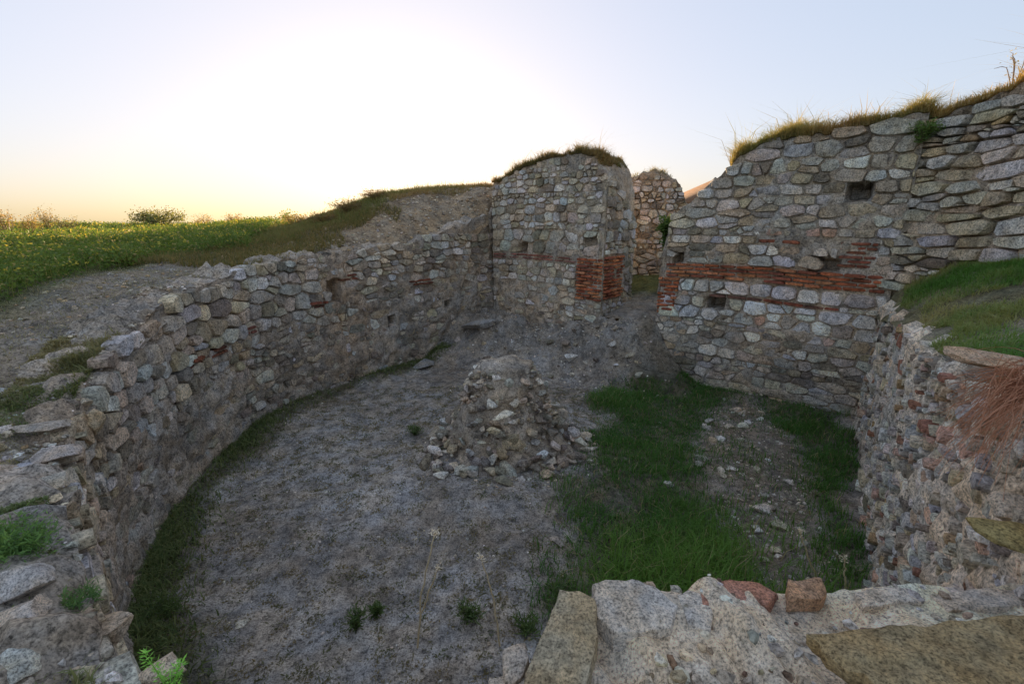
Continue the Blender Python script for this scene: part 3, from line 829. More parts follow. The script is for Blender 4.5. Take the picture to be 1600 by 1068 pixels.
# ------------------------------------------------------------------ rubble heap
HC = np.array([-.07, 5.95]); HZ0 = float(floor_z(HC[0], HC[1])[0])
heap = thing('rubble_heap', (HC[0], HC[1], HZ0), 'cone shaped heap of earth and broken stones in the middle of the pit', 'rubble heap')
ho = np.array(heap.location)
def heap_r(t): return np.interp(t, [0, .15, .35, .6, .85, 1.0], [.98, .82, .68, .57, .47, .37])
HH = 1.2
def heap_pt(a, t):
    r = heap_r(t) * (1 + .10 * vnoise(np.stack([np.cos(a) * 1.5, np.sin(a) * 1.5, t * 2], -1), 1.3, 4))
    return np.stack([HC[0] + np.cos(a) * r * 1.0, HC[1] + np.sin(a) * r * .95, HZ0 - .06 + t * HH], -1)
A, T = np.meshgrid(np.linspace(0, 2 * math.pi, 110, endpoint=False), np.linspace(0, 1, 40), indexing='ij')
hv = heap_pt(A.ravel(), T.ravel())
topr = []
for sc in (.85, .65, .45, .25, .1):
    v = heap_pt(A[:, 0], np.ones(110)); v[:, :2] = HC + (v[:, :2] - HC) * sc; v[:, 2] += .07 * (1 - sc ** 2); topr.append(v)
hv = np.concatenate([hv.reshape(110, 40, 3)] + [t_[:, None] for t_ in topr], 1); m = hv.shape[1]
hv = hv.reshape(-1, 3); dirn = np.column_stack([hv[:, :2] - HC, np.full(len(hv), .3)]); dirn /= np.linalg.norm(dirn, axis=1)[:, None]
hv = hv + dirn * (.07 * fbm(hv, 4, 4, 13))[:, None]
a = np.arange(110)[:, None]; c = np.arange(m - 1)[None]
hq = np.stack([a * m + c, ((a + 1) % 110) * m + c, ((a + 1) % 110) * m + c + 1, a * m + c + 1], -1).reshape(-1, 4)
hcol = np.array([.36, .31, .26]) * (1 + .3 * fbm(hv, 3, 3, 15))[:, None]
link('earth_core', mesh_arrays('earth_core', hv - ho, hq, hcol, True), M_EARTH, heap)
for k in range(280):
    a_ = random.uniform(math.pi, 2 * math.pi) if random.random() < .8 else random.uniform(0, math.pi)
    t_ = random.random() ** 1.7 * .95
    p = heap_pt(np.array([a_]), np.array([t_]))[0]; out_ = random.uniform(0, .28) * (1 - t_) ** 2
    p[:2] += np.array([math.cos(a_), math.sin(a_)]) * out_
    if t_ < .1: p[2] = float(floor_z(p[0], p[1])[0]) + .03
    sz = random.choice([.03, .04, .05, .06, .075, .10]) * (1.05 - .3 * t_)
    rock('stone', p, (sz * random.uniform(.9, 1.7), sz, sz * random.uniform(.45, .9)), (random.uniform(-.7, .7), random.uniform(-.5, .5), random.uniform(0, 6.3)), vary(random.choice([GREY, TAN, BUFF, GREYW, DARK, (.36, .32, .28)]), .2), heap, ho)
for (x, y, z, sx_, sy_, sz_, rz, cc) in [(790, 648, .95, .19, .07, .04, .5, GREYW), (682, 703, .22, .17, .07, .05, -.7, GREYW), (690, 679, .3, .16, .11, .07, .2, DARK), (723, 695, .3, .14, .08, .06, .2, BUFF), (890, 684, .25, .11, .09, .10, .3, GREY), (745, 722, .2, .17, .12, .09, .1, GREY), (785, 748, .1, .15, .09, .07, .3, GREYW), (820, 752, .12, .15, .09, .08, -.4, GREYW), (768, 672, .75, .11, .06, .05, .5, BUFF), (820, 600, 1.12, .06, .05, .06, 0, GREYW), (805, 693, .45, .18, .1, .08, .2, TAN), (860, 634, .7, .13, .06, .05, .3, GREY), (880, 645, .55, .1, .08, .08, .3, BUFF)]:
    p = px(x, y, z); rock('stone', p, (sx_, sy_, sz_), (random.uniform(-.25, .25), random.uniform(-.2, .2), rz), vary(cc, .08), heap, ho)
pp = []; ss = []; cs = []
for k in range(1300):
    a_ = random.uniform(0, 2 * math.pi); t_ = random.random() ** 1.3
    p = heap_pt(np.array([a_]), np.array([t_]))[0]
    if t_ < .12: p[:2] += np.array([math.cos(a_), math.sin(a_)]) * random.uniform(0, .5); p[2] = float(floor_z(p[0], p[1])[0])
    pp.append(p); ss.append(random.choice([.012, .016, .022, .03])); cs.append(vary(random.choice([GREY, TAN, BUFF, DARK]), .2))
pebbles('gravel', pp, ss, cs, heap, ho)

# ------------------------------------------------------------------ stones lying about
def on_floor(x, y):
    """where the line of sight through a photograph pixel meets the pit floor"""
    d = pray(x, y); t = np.linspace(2.0, 13.5, 900) / d[1]
    P = d[None] * t[:, None] + [0, 0, CAM_Z]
    hit = np.nonzero(P[:, 2] <= floor_z(P[:, 0], P[:, 1]))[0]
    return P[hit[0]] if len(hit) else P[-1]
LOOSE = [(1040, 757, .085, GREYW, 'white stone lying alone in the green grass'),
         (1193, 799, .12, GREYW, 'pale split stone halfway down the bare strip in the grass'),
         (1215, 822, .12, BUFF, 'rounded buff stone nearest the camera in the bare strip'),
         (1232, 754, .06, GREYW, 'small white stone at the right edge of the bare strip'),
         (1137, 668, .09, BUFF, 'round pale stone at the top left of the bare strip'),
         (1157, 667, .11, GREYW, 'larger pale stone among the scatter at the top of the bare strip'),
         (1127, 688, .10, GREYW, 'pale angular stone just below the top of the bare strip'),
         (1093, 716, .09, GREY, 'grey stone at the left edge of the bare strip'),
         (868, 846, .09, GREY, 'flat grey stone on bare earth in front of the rubble heap'),
         (378, 975, .07, GREYW, 'white stone on the grey earth at the lower left of the pit'),
         (1250, 828, .05, BUFF, 'pale pebble at the head of the dry stalk in the bare strip'),
         (665, 571, .30, (.33, .32, .33), 'broad flat slab leaning at the foot of the curved wall'),
         (752, 508, .46, (.36, .34, .34), 'large flat boulder topping the debris bank in the corner')]
for (x, y, sz, cc, lb) in LOOSE:
    p = on_floor(x, y); big = sz > .25
    o = rock('slab_stone' if big else 'loose_stone', p + [0, 0, sz * .12], (sz * 1.15, sz * .8, sz * (.28 if big else .55)), (random.uniform(-.15, .15), random.uniform(-.15, .15), random.uniform(-.5, .5)), vary(cc, .05))
    tag(o, lb, 'stone')
for k in range(105):
    if k < 50:
        while True:
            t_ = random.random(); x = 1105 + 170 * t_ + random.gauss(0, 48); y = 632 + 250 * t_ ** 1.2 + random.gauss(0, 18)
            if 1060 < x < 1325 and 615 < y < 900: break
        lb, gp = 'small pale stone scattered in the bare strip through the grass', 'small stones in the bare strip'
        cc = random.choice([GREYW, BUFF, GREY, GREY])
    else:
        x, y = random.uniform(715, 1010), random.uniform(505, 595)
        lb, gp = 'small grey stone lodged in the debris bank below the doorway gap', 'small stones on the debris bank'
        cc = random.choice([GREY, TAN, GREYW, DARK])
    p = on_floor(x, y); sz = random.choice([.03, .04, .05, .06, .075]) * (1 if k < 50 else random.choice([1, 1.3, 1.9]))
    o = rock('loose_stone', p + [0, 0, sz * .2], (sz * 1.2, sz * .9, sz * .6), None, vary(cc, .12)); tag(o, lb, 'stone', gp)
# grit and gravel nobody could count
pp = []; ss = []; cs = []
for k in range(5200):
    x = random.uniform(-4.2, 5.5); y = random.uniform(2.2, 11.8)
    if k < 1500:
        b0, b1 = BARE.min(0), BARE.max(0); x, y = random.uniform(b0[0], b1[0]), random.uniform(b0[1], b1[1])
        if not in_poly(np.array([x]), np.array([y]), BARE)[0]: continue
    elif k < 2900:
        t_ = random.random(); x, y = -.75 + 3.4 * t_ + random.gauss(0, .6), 11.6 - 2.3 * t_ - abs(random.gauss(0, .9))
    th_ = math.atan2(y - CEN[1], x - CEN[0])
    if math.hypot(x - CEN[0], y - CEN[1]) > float(Rb(th_)) - .05: continue
    if k >= 2900 and in_poly(np.array([x]), np.array([y]), GREEN)[0]: continue
    pp.append([x, y, 0]); ss.append(random.choice([.008, .011, .015, .02, .03 if k < 2900 else .02])); cs.append(vary(random.choice([GREY, TAN, BUFF, DARK, GREYW]), .2))
pp = np.array(pp); pp[:, 2] = floor_z(pp[:, 0], pp[:, 1])
tag(pebbles('floor_gravel', pp, ss, cs), 'gravel and grit strewn over the pit floor')
# broken stones on the earth slopes above the curved wall
pp = []; ss = []; cs = []
cand = np.column_stack([rng.uniform(-7, .2, 12000), rng.uniform(1.2, 14, 12000)])
cz, cr = terr(cand[:, 0], cand[:, 1])
for (x, y), z, r_ in zip(cand, cz, cr):
    if r_ <= .1 or len(pp) > 4200: continue
    steep = y > 8.0
    if r_ > (2.0 if steep else 1.7) or random.random() > (.95 if steep else .5): continue
    pp.append([x, y, z]); ss.append(random.choice([.012, .018, .025, .035, .05 if steep else .03])); cs.append(vary(random.choice([GREY, TAN, BUFF, DARK, OCH]), .2))
tag(pebbles('slope_gravel', pp, ss, cs), 'broken stone on the earth slope above the curved wall')

# broken wall core showing on the ledge at the lower left
lc_ = np.column_stack([rng.uniform(-4.4, -1.0, 900), rng.uniform(.9, 4.6, 900)]); lz2, lr2 = terr(lc_[:, 0], lc_[:, 1])
cnt = 0
for (x, y), z, r_ in zip(lc_, lz2, lr2):
    if r_ < .06 or r_ > 1.3 or cnt >= 90 or random.random() > 1.1 - r_ * .7: continue
    if math.hypot(x, y) < 1.5: continue
    sz = random.choice([.035, .05, .06, .08, .10]); cnt += 1
    o = rock('rubble_stone', (x, y, z + sz * .1), (sz * random.uniform(1, 1.7), sz, sz * random.uniform(.35, .7)), None, vary(random.choice([GREY, BUFF, TAN, GREYW, BLUE]), .15), near=True)
    tag(o, 'broken stone bedded in the earth of the lower left ledge', 'stone', 'broken stones on the lower left ledge')

# ledge stones at the lower left
LEDGE = [(14, 918, 1.72, .16, .10, .07, 'blue grey boulder at the left edge, upper of two', (.42, .42, .46)),
         (30, 962, 1.68, .19, .09, .08, 'long pale boulder at the left edge, lower of two', (.46, .44, .46)),
         (84, 758, 1.70, .15, .12, .13, 'upright pale grey block on the ledge of the curved wall', (.44, .43, .42)),
         (88, 812, 1.64, .17, .10, .10, 'buff block below the upright pale block on the ledge', (.37, .32, .27)),
         (76, 712, 1.74, .20, .12, .05, 'flat mauve grey slab on the ledge above the upright block', (.38, .36, .38)),
         (78, 664, 1.80, .22, .12, .04, 'thin flat slab jutting from the left ledge', (.33, .32, .33)),
         (45, 605, 1.86, .34, .16, .05, 'long dark slab lying along the left ledge', (.27, .265, .27)),
         (104, 590, 1.86, .18, .15, .11, 'mossy rounded boulder where the ledge meets the curved wall', (.27, .26, .22)),
         (108, 548, 1.95, .22, .14, .09, 'grey boulder at the edge above the mossy one', (.36, .36, .38)),
         (40, 560, 1.95, .30, .16, .05, 'weathered grey slab half buried in the left ledge', (.30, .29, .29)),
         (118, 672, 1.70, .10, .10, .16, 'upright buff stone at the lip of the curved wall', (.42, .36, .30)),
         (146, 652, 1.74, .09, .09, .15, 'tall tan stone standing at the lip of the curved wall', (.40, .35, .28)),
         (245, 1052, 1.52, .11, .08, .05, 'pale stone beside the bright green sprig', (.48, .44, .42)),
         (165, 985, 1.53, .13, .10, .05, 'buff stone at the corner of the lower left ledge', (.38, .33, .29)),
         (95, 995, 1.56, .20, .12, .04, 'flat brown stone embedded in the lower left ledge', (.33, .28, .23)),
         (20, 488, 2.2, .25, .12, .05, 'pale flat stone at the edge of the left grass', (.42, .41, .41)),
         (352, 386, 2.62, .16, .10, .06, 'white stone on the turf above the curved wall', (.52, .48, .42)),
         (1565, 562, 2.42, .26, .15, .07, 'pinkish flat boulder on the right grass ledge', (.42, .34, .29)),
         (1592, 836, 2.14, .13, .12, .04, 'mossy flat stone at the right edge of the photo', (.26, .22, .11)),
         (1575, 800, 2.10, .10, .09, .07, 'whitish block under the mossy stone at the right edge', (.50, .46, .44)),
         (1590, 730, 2.2, .13, .12, .09, 'pale grey block below the dry roots', (.45, .44, .44)),
         (1478, 353, 2.95, .26, .14, .09, 'dark squared block jutting from the upper right wall', (.13, .12, .10))]
for (x, y, z, a_, b_, c_, lb, cc) in LEDGE:
    p = px(x, y, z); tg = rock('ledge_stone', p, (a_, b_, c_), (random.uniform(-.15, .15), random.uniform(-.15, .15), random.uniform(-.35, .35)), (cc[0] * 1.4, cc[1] * 1.28, cc[2] * 1.1), near=math.hypot(p[0], p[1]) < 5)
    tag(tg, lb, 'stone')

# ------------------------------------------------------------------ plants
def blades(root, h, w, col, tip=None, lean=.35, curl=.5, dirs=None):
    """grass blades, three triangles each"""
    n = len(root); root = np.asarray(root, float)
    a = rng.uniform(0, 2 * math.pi, n) if dirs is None else dirs
    d = np.stack([np.cos(a), np.sin(a), a * 0], -1); s_ = np.stack([-np.sin(a + rng.normal(0, .8, n)), np.cos(a), a * 0], -1)
    l = np.abs(rng.normal(lean, lean * .6, n))[:, None]; h = np.asarray(h)[:, None]; w = np.asarray(w)[:, None]
    up = np.array([0, 0, 1.0])
    midp = root + up * h * .55 + d * h * l * .4; tipp = root + up * h * (1 - .35 * l * curl) + d * h * l * (1 + curl)
    V = np.stack([root - s_ * w / 2, root + s_ * w / 2, midp - s_ * w * .38, midp + s_ * w * .38, tipp], 1).reshape(-1, 3)
    o_ = np.arange(n)[:, None] * 5
    F = np.concatenate([o_ + [0, 1, 3], o_ + [0, 3, 2], o_ + [2, 3, 4]], 0)
    tip = col if tip is None else tip
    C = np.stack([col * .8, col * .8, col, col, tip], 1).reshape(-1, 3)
    return V, F, C

def leaves(c, L, w, col, up=.3):
    n = len(c); d = rng.normal(size=(n, 3)); d[:, 2] = d[:, 2] * .5 + up; d /= np.linalg.norm(d, axis=1)[:, None]
    e = rng.normal(size=(n, 3)); s_ = np.cross(d, e); s_ /= np.linalg.norm(s_, axis=1)[:, None] + 1e-9
    L = np.asarray(L)[:, None]; w = np.asarray(w)[:, None]
    V = np.stack([c, c + d * L * .5 + s_ * w / 2, c + d * L, c + d * L * .5 - s_ * w / 2], 1).reshape(-1, 3)
    o_ = np.arange(n)[:, None] * 4
    F = np.concatenate([o_ + [0, 1, 2], o_ + [0, 2, 3]], 0)
    return V, F, np.repeat(col, 4, 0)

def merge(parts):
    V, F, C = [], [], []; off = 0
    for v, f, c in parts: V.append(v); F.append(f + off); C.append(c); off += len(v)
    return np.vstack(V), np.vstack(F), np.vstack(C)

def cmix(a, b_, t): return np.asarray(a)[None] + (np.asarray(b_) - np.asarray(a))[None] * np.asarray(t)[:, None]

def veg(name, parts, label=None, kind='stuff', mat=None, parent=None, org=(0, 0, 0)):
    V, F, C = merge(parts)
    o = link(name, mesh_arrays(name, V - np.asarray(org), F, np.clip(C, .005, .9)), mat or M_LEAF, parent)
    if kind: tag(o, label, kind=kind)
    return o

def tubes(paths, r0, r1, col, sides=4):
    """stems: list of (n,3) polylines"""
    out = []
    for P in paths:
        P = np.asarray(P, float); n = len(P); T_ = np.gradient(P, axis=0); T_ /= np.linalg.norm(T_, axis=1)[:, None] + 1e-9
        a_ = np.cross(T_, [0.3, .9, .1]); a_ /= np.linalg.norm(a_, axis=1)[:, None] + 1e-9; b_ = np.cross(T_, a_)
        r = np.linspace(r0, r1, n)
        V = np.concatenate([P[:, None] + r[:, None, None] * (a_[:, None] * math.cos(k * 2 * math.pi / sides) + b_[:, None] * math.sin(k * 2 * math.pi / sides)) for k in range(sides)], 1).reshape(-1, 3)
        i_ = np.arange(n - 1)[:, None]; k = np.arange(sides)[None]; k2 = (k + 1) % sides
        Q = np.stack([i_ * sides + k, i_ * sides + k2, (i_ + 1) * sides + k2, (i_ + 1) * sides + k], -1).reshape(-1, 4)
        F = np.vstack([Q[:, [0, 1, 2]], Q[:, [0, 2, 3]]])
        out.append((V, F, np.repeat([col], len(V), 0)))
    return out

# grass of the pit floor
NB = 150000
b0, b1 = GREEN.min(0) - .3, GREEN.max(0) + .3
x = rng.uniform(b0[0], b1[0], NB); y = rng.uniform(b0[1], b1[1], NB)
g, b = green_mask(x, y); pt = np.stack([x, y, x * 0], -1)
den = g * (1 - .85 * b) * np.clip(.75 + .6 * fbm(pt, 1.6, 3, 91), .12, 1)
rad_ok = np.hypot(x - CEN[0], y - CEN[1]) < Rb(np.arctan2(y - CEN[1], x - CEN[0])) - .02
k = (rng.random(NB) < den) & rad_ok & (floor_z(x, y) < .22 + .1 * vnoise(pt, 3, 14)); x, y = x[k], y[k]; pt = pt[k]
lush = np.clip(.5 + .7 * fbm(pt, .9, 3, 92), 0, 1); nearb = sstep(5.2, 3.4, y)
h = rng.uniform(.05, .12, len(x)) * (.7 + .8 * lush) * (1 + .6 * nearb)
col = cmix((.035, .085, .018), (.085, .15, .03), np.clip(.25 * lush + .8 * nearb * lush + rng.uniform(-.1, .25, len(x)), 0, 1))
dry_ = rng.random(len(x)) < .06; col[dry_] = (.19, .16, .08)
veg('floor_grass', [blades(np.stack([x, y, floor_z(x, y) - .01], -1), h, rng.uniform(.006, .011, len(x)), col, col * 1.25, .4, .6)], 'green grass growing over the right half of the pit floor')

# damp green strip along the foot of the curved wall, weeds on the grey earth
u = rng.uniform(lu[2], wl_.L - 1.9, 15000); w = np.abs(rng.normal(0, .19, 15000)) + .03
q_ = wl_.pos(u, 0 * u, w); k = (vnoise(np.stack([u, u * 0, u * 0], -1), .8, 8) + rng.uniform(-.6, .6, len(u)) > -.1) & (w < .9)
q_ = q_[k]; q_[:, 2] = floor_z(q_[:, 0], q_[:, 1])
h = rng.uniform(.03, .10, len(q_)); col = cmix((.045, .07, .022), (.12, .13, .05), rng.random(len(q_)))
veg('wall_foot_grass', [blades(q_, h, rng.uniform(.007, .014, len(q_)), col, col * 1.2, .7, .7)], 'dark green weeds along the foot of the curved wall')
nw = 1700; x = rng.uniform(-3.8, 1.5, nw); y = rng.uniform(2.3, 8.5, nw)
k = (poly_soft(x, y, GREEN, .1) < .5) & (np.hypot(x - CEN[0], y - CEN[1]) < Rb(np.arctan2(y - CEN[1], x - CEN[0])) - .1); x, y = x[k], y[k]
cx = np.repeat(x, 26) + rng.normal(0, .035, len(x) * 26); cy = np.repeat(y, 26) + rng.normal(0, .035, len(x) * 26)
cl = cmix((.05, .065, .03), (.15, .12, .07), np.repeat(rng.random(len(x)) ** .7, 26))
veg('floor_weeds', [leaves(np.stack([cx, cy, floor_z(cx, cy)], -1), rng.uniform(.015, .045, len(cx)), rng.uniform(.006, .016, len(cx)), cl, .25)], 'tiny weeds and dry litter on the grey earth floor')

# herb field on the left
n_ = 9000
dist = np.concatenate([rng.uniform(6, 15, 2600), rng.uniform(15, 32, 3400), rng.uniform(32, 70, 3000)])
ang = RAD(-52) + RAD(29) * rng.random(n_)
x = np.sin(ang) * dist; y = np.cos(ang) * dist; z, r_ = terr(x, y)
pt = np.stack([x, y, x * 0], -1)
thx = np.arctan2(y - CEN[1], x - CEN[0])
start = 1.85 + .5 * fbm(pt, .9, 2, 95)
k = (rng.random(n_) < sstep(RAD(-24), RAD(-32), ang)) & (r_ > start) & ~((y > 9.3) & (r_ < 3.2) & (x > -5.5)) ; x, y, z, dist = x[k], y[k], z[k], dist[k]
nl = 34
ph = rng.uniform(.16, .36, len(x)) * np.interp(dist, [6, 12, 40, 70], [.8, 1.0, 1.25, 1.6])
lx = np.repeat(x, nl); ly = np.repeat(y, nl); lz_ = np.repeat(z, nl); lh = np.repeat(ph, nl); ld = np.repeat(dist, nl)
t_ = rng.random(len(lx)) ** .8; sp_ = (.05 + .05 * (1 - t_)) * np.interp(ld, [6, 15, 40], [1, 1.5, 3.2])
c_ = np.stack([lx + rng.normal(0, 1, len(lx)) * sp_, ly + rng.normal(0, 1, len(lx)) * sp_, lz_ + t_ * lh], -1)
sc = np.interp(ld, [6, 15, 40, 70], [1, 1.4, 2.6, 4])
lc = cmix((.032, .068, .013), (.095, .125, .026), np.clip(np.repeat(rng.random(len(x)), nl) * .5 + t_ * .4 + rng.uniform(-.1, .1, len(lx)), 0, 1))
yel = (t_ > .86) & (np.repeat(rng.random(len(x)), nl) < .22); lc[yel] = (.25, .21, .035)
drl = (rng.random(len(lx)) < .06); lc[drl] = (.22, .17, .07)
st = np.stack([np.repeat(x, 3) + rng.normal(0, .04, len(x) * 3), np.repeat(y, 3) + rng.normal(0, .04, len(x) * 3), np.repeat(z, 3) - .02], -1)
sh = np.repeat(ph, 3) * rng.uniform(.9, 1.35, len(st))
scol = cmix((.06, .10, .02), (.20, .17, .06), rng.random(len(st)))
veg('field_herbs', [leaves(c_, rng.uniform(.03, .06, len(c_)) * sc, rng.uniform(.014, .026, len(c_)) * sc, lc, .4), blades(st, sh, np.repeat(np.interp(dist, [6, 40], [.006, .02]), 3), scol, None, .25, .4)], 'field of green herbs with small yellow flowers beyond the curved wall')

def on_ground(n, fn, lo, hi):
    """random points outside the room kept by fn(x, y, r)"""
    x = rng.uniform(lo[0], hi[0], n); y = rng.uniform(lo[1], hi[1], n); z, r = terr(x, y)
    k = fn(x, y, r) & (r > .05)
    return np.stack([x, y, z], -1)[k], r[k]

# dry and mixed grass along the ridge above the far end of the curved wall
P_, r_ = on_ground(90000, lambda x, y, r: (r > 1.35 + .35 * vnoise(np.stack([x, y, x * 0], -1), 1.5, 3)) & (r < 4.2) & (np.arctan2(x, y) > RAD(-32)) & (np.arctan2(x, y) < RAD(-1)) & (y > 9.4), (-8, 9), (0, 18))
t_ = np.clip(.5 + .8 * fbm(P_ * [1, 1, 0], .8, 3, 12) + .25 * (P_[:, 0] + 3.5) / 3, 0, 1)
col = cmix((.09, .10, .03), (.20, .125, .055), np.clip(t_ + rng.uniform(-.25, .25, len(P_)), 0, 1))
veg('ridge_grass', [blades(P_, rng.uniform(.05, .16, len(P_)) * (1 + (rng.random(len(P_)) < .04) * 1.2), rng.uniform(.006, .012, len(P_)), col, col * 1.3, .45, .6)], 'dry brown grass on the ridge where the sun sets')
# lower herbs between the dirt edge and the ridge
P_, r_ = on_ground(60000, lambda x, y, r: (r > .75 + .5 * vnoise(np.stack([x, y, x * 0], -1), 1.3, 23)) & (r < 3.6) & (y > 7.2) & (y < 11.2) & (x < -2.6) & (rng.random(len(x)) < .8), (-8, 7), (-2, 11.5))
col = cmix((.06, .07, .022), (.17, .12, .05), rng.random(len(P_)))
veg('bank_grass', [blades(P_, rng.uniform(.05, .15, len(P_)), rng.uniform(.007, .013, len(P_)), col, col * 1.2, .5, .6)], 'green grass on the bank between the curved wall and the ridge')

# grass growing on the wall tops
def wall_grass(W, n, hmin, hmax, ca, cb, name, label, w0=-.9, w1=.04, u0=0, u1=None, over=.0, patch=0.0):
    u = rng.uniform(u0, W.L if u1 is None else u1, n); w = rng.uniform(w0, w1, n)
    tz = np.interp(u, *W.tops); q = W.pos(u, tz, w); q[:, 2] += .01
    if patch: 
        k = fbm(np.stack([u, w, u * 0], -1), 1.4, 3, 5) + rng.uniform(-.3, .3, n) > patch; q = q[k]
    n = len(q); col = cmix(ca, cb, np.clip(.5 + .6 * fbm(q, 1.2, 2, 6) + rng.uniform(-.3, .3, n), 0, 1))
    tall = rng.random(n) < .02
    cl = np.clip(.75 + .8 * fbm(q * [1, 1, 0], 2.6, 3, 16), .45, 1.6)
    return veg(name, [blades(q, rng.uniform(hmin, hmax, n) * cl * (1 + tall * 1.2), rng.uniform(.005, .011, n), col, col * 1.3, .55, .7)], label)
wall_grass(wc, 30000, .06, .2, (.08, .085, .03), (.21, .135, .07), 'wall_top_grass', 'rusty dry grass crowning the wall left of the doorway gap', -1.2, .05, 0, 3.05)
wall_grass(wr, 34000, .07, .25, (.10, .12, .035), (.26, .19, .09), 'wall_top_grass', 'straw coloured grass crowning the tall wall right of the doorway gap', -1.1, .05, 1.1)
wall_grass(wu, 30000, .08, .28, (.12, .12, .035), (.27, .2, .09), 'wall_top_grass', 'straw coloured grass on the upper wall at the far right', -.9, .06)
wall_grass(ws, 2500, .05, .14, (.09, .10, .03), (.2, .15, .07), 'wall_top_grass', 'thin grass on the wall stump behind the doorway gap', -1.0, .02, .4, 1.5, patch=.1)

wall_grass(wl_, 60000, .015, .06, (.06, .085, .028), (.17, .14, .075), 'wall_top_grass', 'short patchy grass on the near end of the curved wall top', -.55, -.06, 0, lu[4], patch=.12)
pp = []; ss = []; cs = []
for _ in range(1500):
    u = random.random() ** 1.4 * lu[5]; q_ = wl_.pos(u, wl_.topz(u), -random.random() * .55)[0]
    pp.append(q_); ss.append(random.choice([.008, .011, .016, .024, .035])); cs.append(vary(random.choice([GREY, BUFF, TAN, DARK, GREYW]), .2))
pebbles('grit', pp, ss, cs, wl_.o, wl_.org)

# grass ledge on the right
P_, r_ = on_ground(120000, lambda x, y, r: (r > .22 + .2 * vnoise(np.stack([x, y, x * 0], -1), 2, 33)) & (x < 5.85) & (y < 6.9) & (fbm(np.stack([x, y, x * 0], -1), 1.5, 3, 44) + rng.uniform(-.5, .5, len(x)) > -.35), (2.2, 1.6), (6, 7))
t_ = np.clip(.45 + .8 * fbm(P_ * [1, 1, 0], 1.3, 3, 45) + rng.uniform(-.2, .2, len(P_)), 0, 1)
col = cmix((.06, .13, .025), (.22, .19, .085), t_)
veg('ledge_grass', [blades(P_, rng.uniform(.03, .10, len(P_)), rng.uniform(.004, .008, len(P_)), col, col * 1.25, .8, .8)], 'mossy green and straw grass on the right ledge')
# grass and moss at the lower left
P_, r_ = on_ground(170000, lambda x, y, r: (r > .10) & (np.hypot(x, y) > .9) & (fbm(np.stack([x, y, x * 0], -1), 2.2, 3, 54) + rng.uniform(-.4, .4, len(x)) > .0), (-3.9, .6), (-.7, 3.6))
col = cmix((.07, .11, .03), (.22, .18, .09), np.clip(.5 + .8 * fbm(P_, 2.4, 2, 55) + rng.uniform(-.2, .2, len(P_)), 0, 1))
veg('left_ledge_grass', [blades(P_, rng.uniform(.012, .05, len(P_)) * np.clip(.7 + fbm(P_, 3, 2, 58), .3, 1.6), rng.uniform(.002, .004, len(P_)), col, col * 1.2, .9, .8)], 'thin grass and moss on the lower left ledge')
# low dry stubble on the dirt strip behind the curved wall
P_, r_ = on_ground(60000, lambda x, y, r: (r > .3) & (r < 2.6) & (rng.random(len(x)) < .4) & (y < 8.5), (-7.5, 2.8), (-3, 8.6))
col = cmix((.10, .10, .05), (.22, .185, .13), rng.random(len(P_)))
veg('dirt_stubble', [blades(P_, rng.uniform(.015, .05, len(P_)), rng.uniform(.004, .008, len(P_)), col, col, .9, .8)], 'dry stubble on the dirt strip behind the curved wall')

# single plants -------------------------------------------------
def shrub(name, label, base, R, H, nst, nleaf, ca, cb, Ls, ws_, stemcol=(.10, .08, .05), up=.3, cat='shrub', sr=.006, lo=.25):
    base = np.array(base, float); o = thing(name, base, label, cat)
    paths = []; pts = []
    for k in range(nst):
        a = rng.uniform(0, 6.28); l = rng.uniform(.45, 1.0); e = np.array([math.cos(a) * R * l, math.sin(a) * R * l, H * rng.uniform(.6, 1.0) * (1.05 - .45 * l)])
        t = np.linspace(0, 1, 6)[:, None]; P = e * t * np.array([1, 1, 1]) + np.array([0, 0, 1]) * H * .2 * np.sin(t * math.pi) + rng.normal(0, .02 * H, (6, 3)) * t
        paths.append(P); pts.append(P)
    veg('stem', tubes(paths, sr, sr * .35, stemcol), kind=None, parent=o, mat=M_DRY)
    n = nleaf; si = rng.integers(0, nst, n); tt = rng.uniform(lo, 1, n) * 5; i0 = np.minimum(tt.astype(int), 4); f = (tt - i0)[:, None]
    A_ = np.array(pts); c = A_[si, i0] * (1 - f) + A_[si, i0 + 1] * f + rng.normal(0, 1, (n, 3)) * R * .12
    col = cmix(ca, cb, np.clip(rng.random(n) * .7 + .3 * c[:, 2] / H, 0, 1))
    veg('foliage', [leaves(c, rng.uniform(.6, 1.3, n) * Ls, rng.uniform(.7, 1.3, n) * ws_, col, up)], kind=None, parent=o)
    return o

def gpt(x, y, Y):
    p = px(x, y, Y=Y); p[2] = float(terr(p[0], p[1])[0][0]) - .02; return p
shrub('bush', 'round bush standing alone on the horizon of the left field', gpt(252, 352, 22), 1.15, 1.25, 22, 2600, (.07, .09, .03), (.16, .14, .05), .10, .05, sr=.02)
WEEDS = [(10, 12, 1.35, 'tall reddish weed clump at the far left of the field'), (45, 13, 1.0, 'weed clump second from the far left of the field'), (78, 15, 1.25, 'tall thin weed left of the hazy horizon gap'), (105, 16, .95, 'short bushy weed beside the hazy horizon gap'), (320, 17, .85, 'dry weed just right of the round bush'), (365, 16, .75, 'dry weed midway between the bush and the ridge'), (462, 11.6, .4, 'thin dry weed at the foot of the ridge')]
for (xx, Y, H, lb) in WEEDS:
    shrub('weed', lb, gpt(xx, 350, Y), .42, H, 16, 520, (.10, .10, .03), (.26, .16, .06), .05, .022, (.2, .13, .07), .5, 'weed', .008, .35)
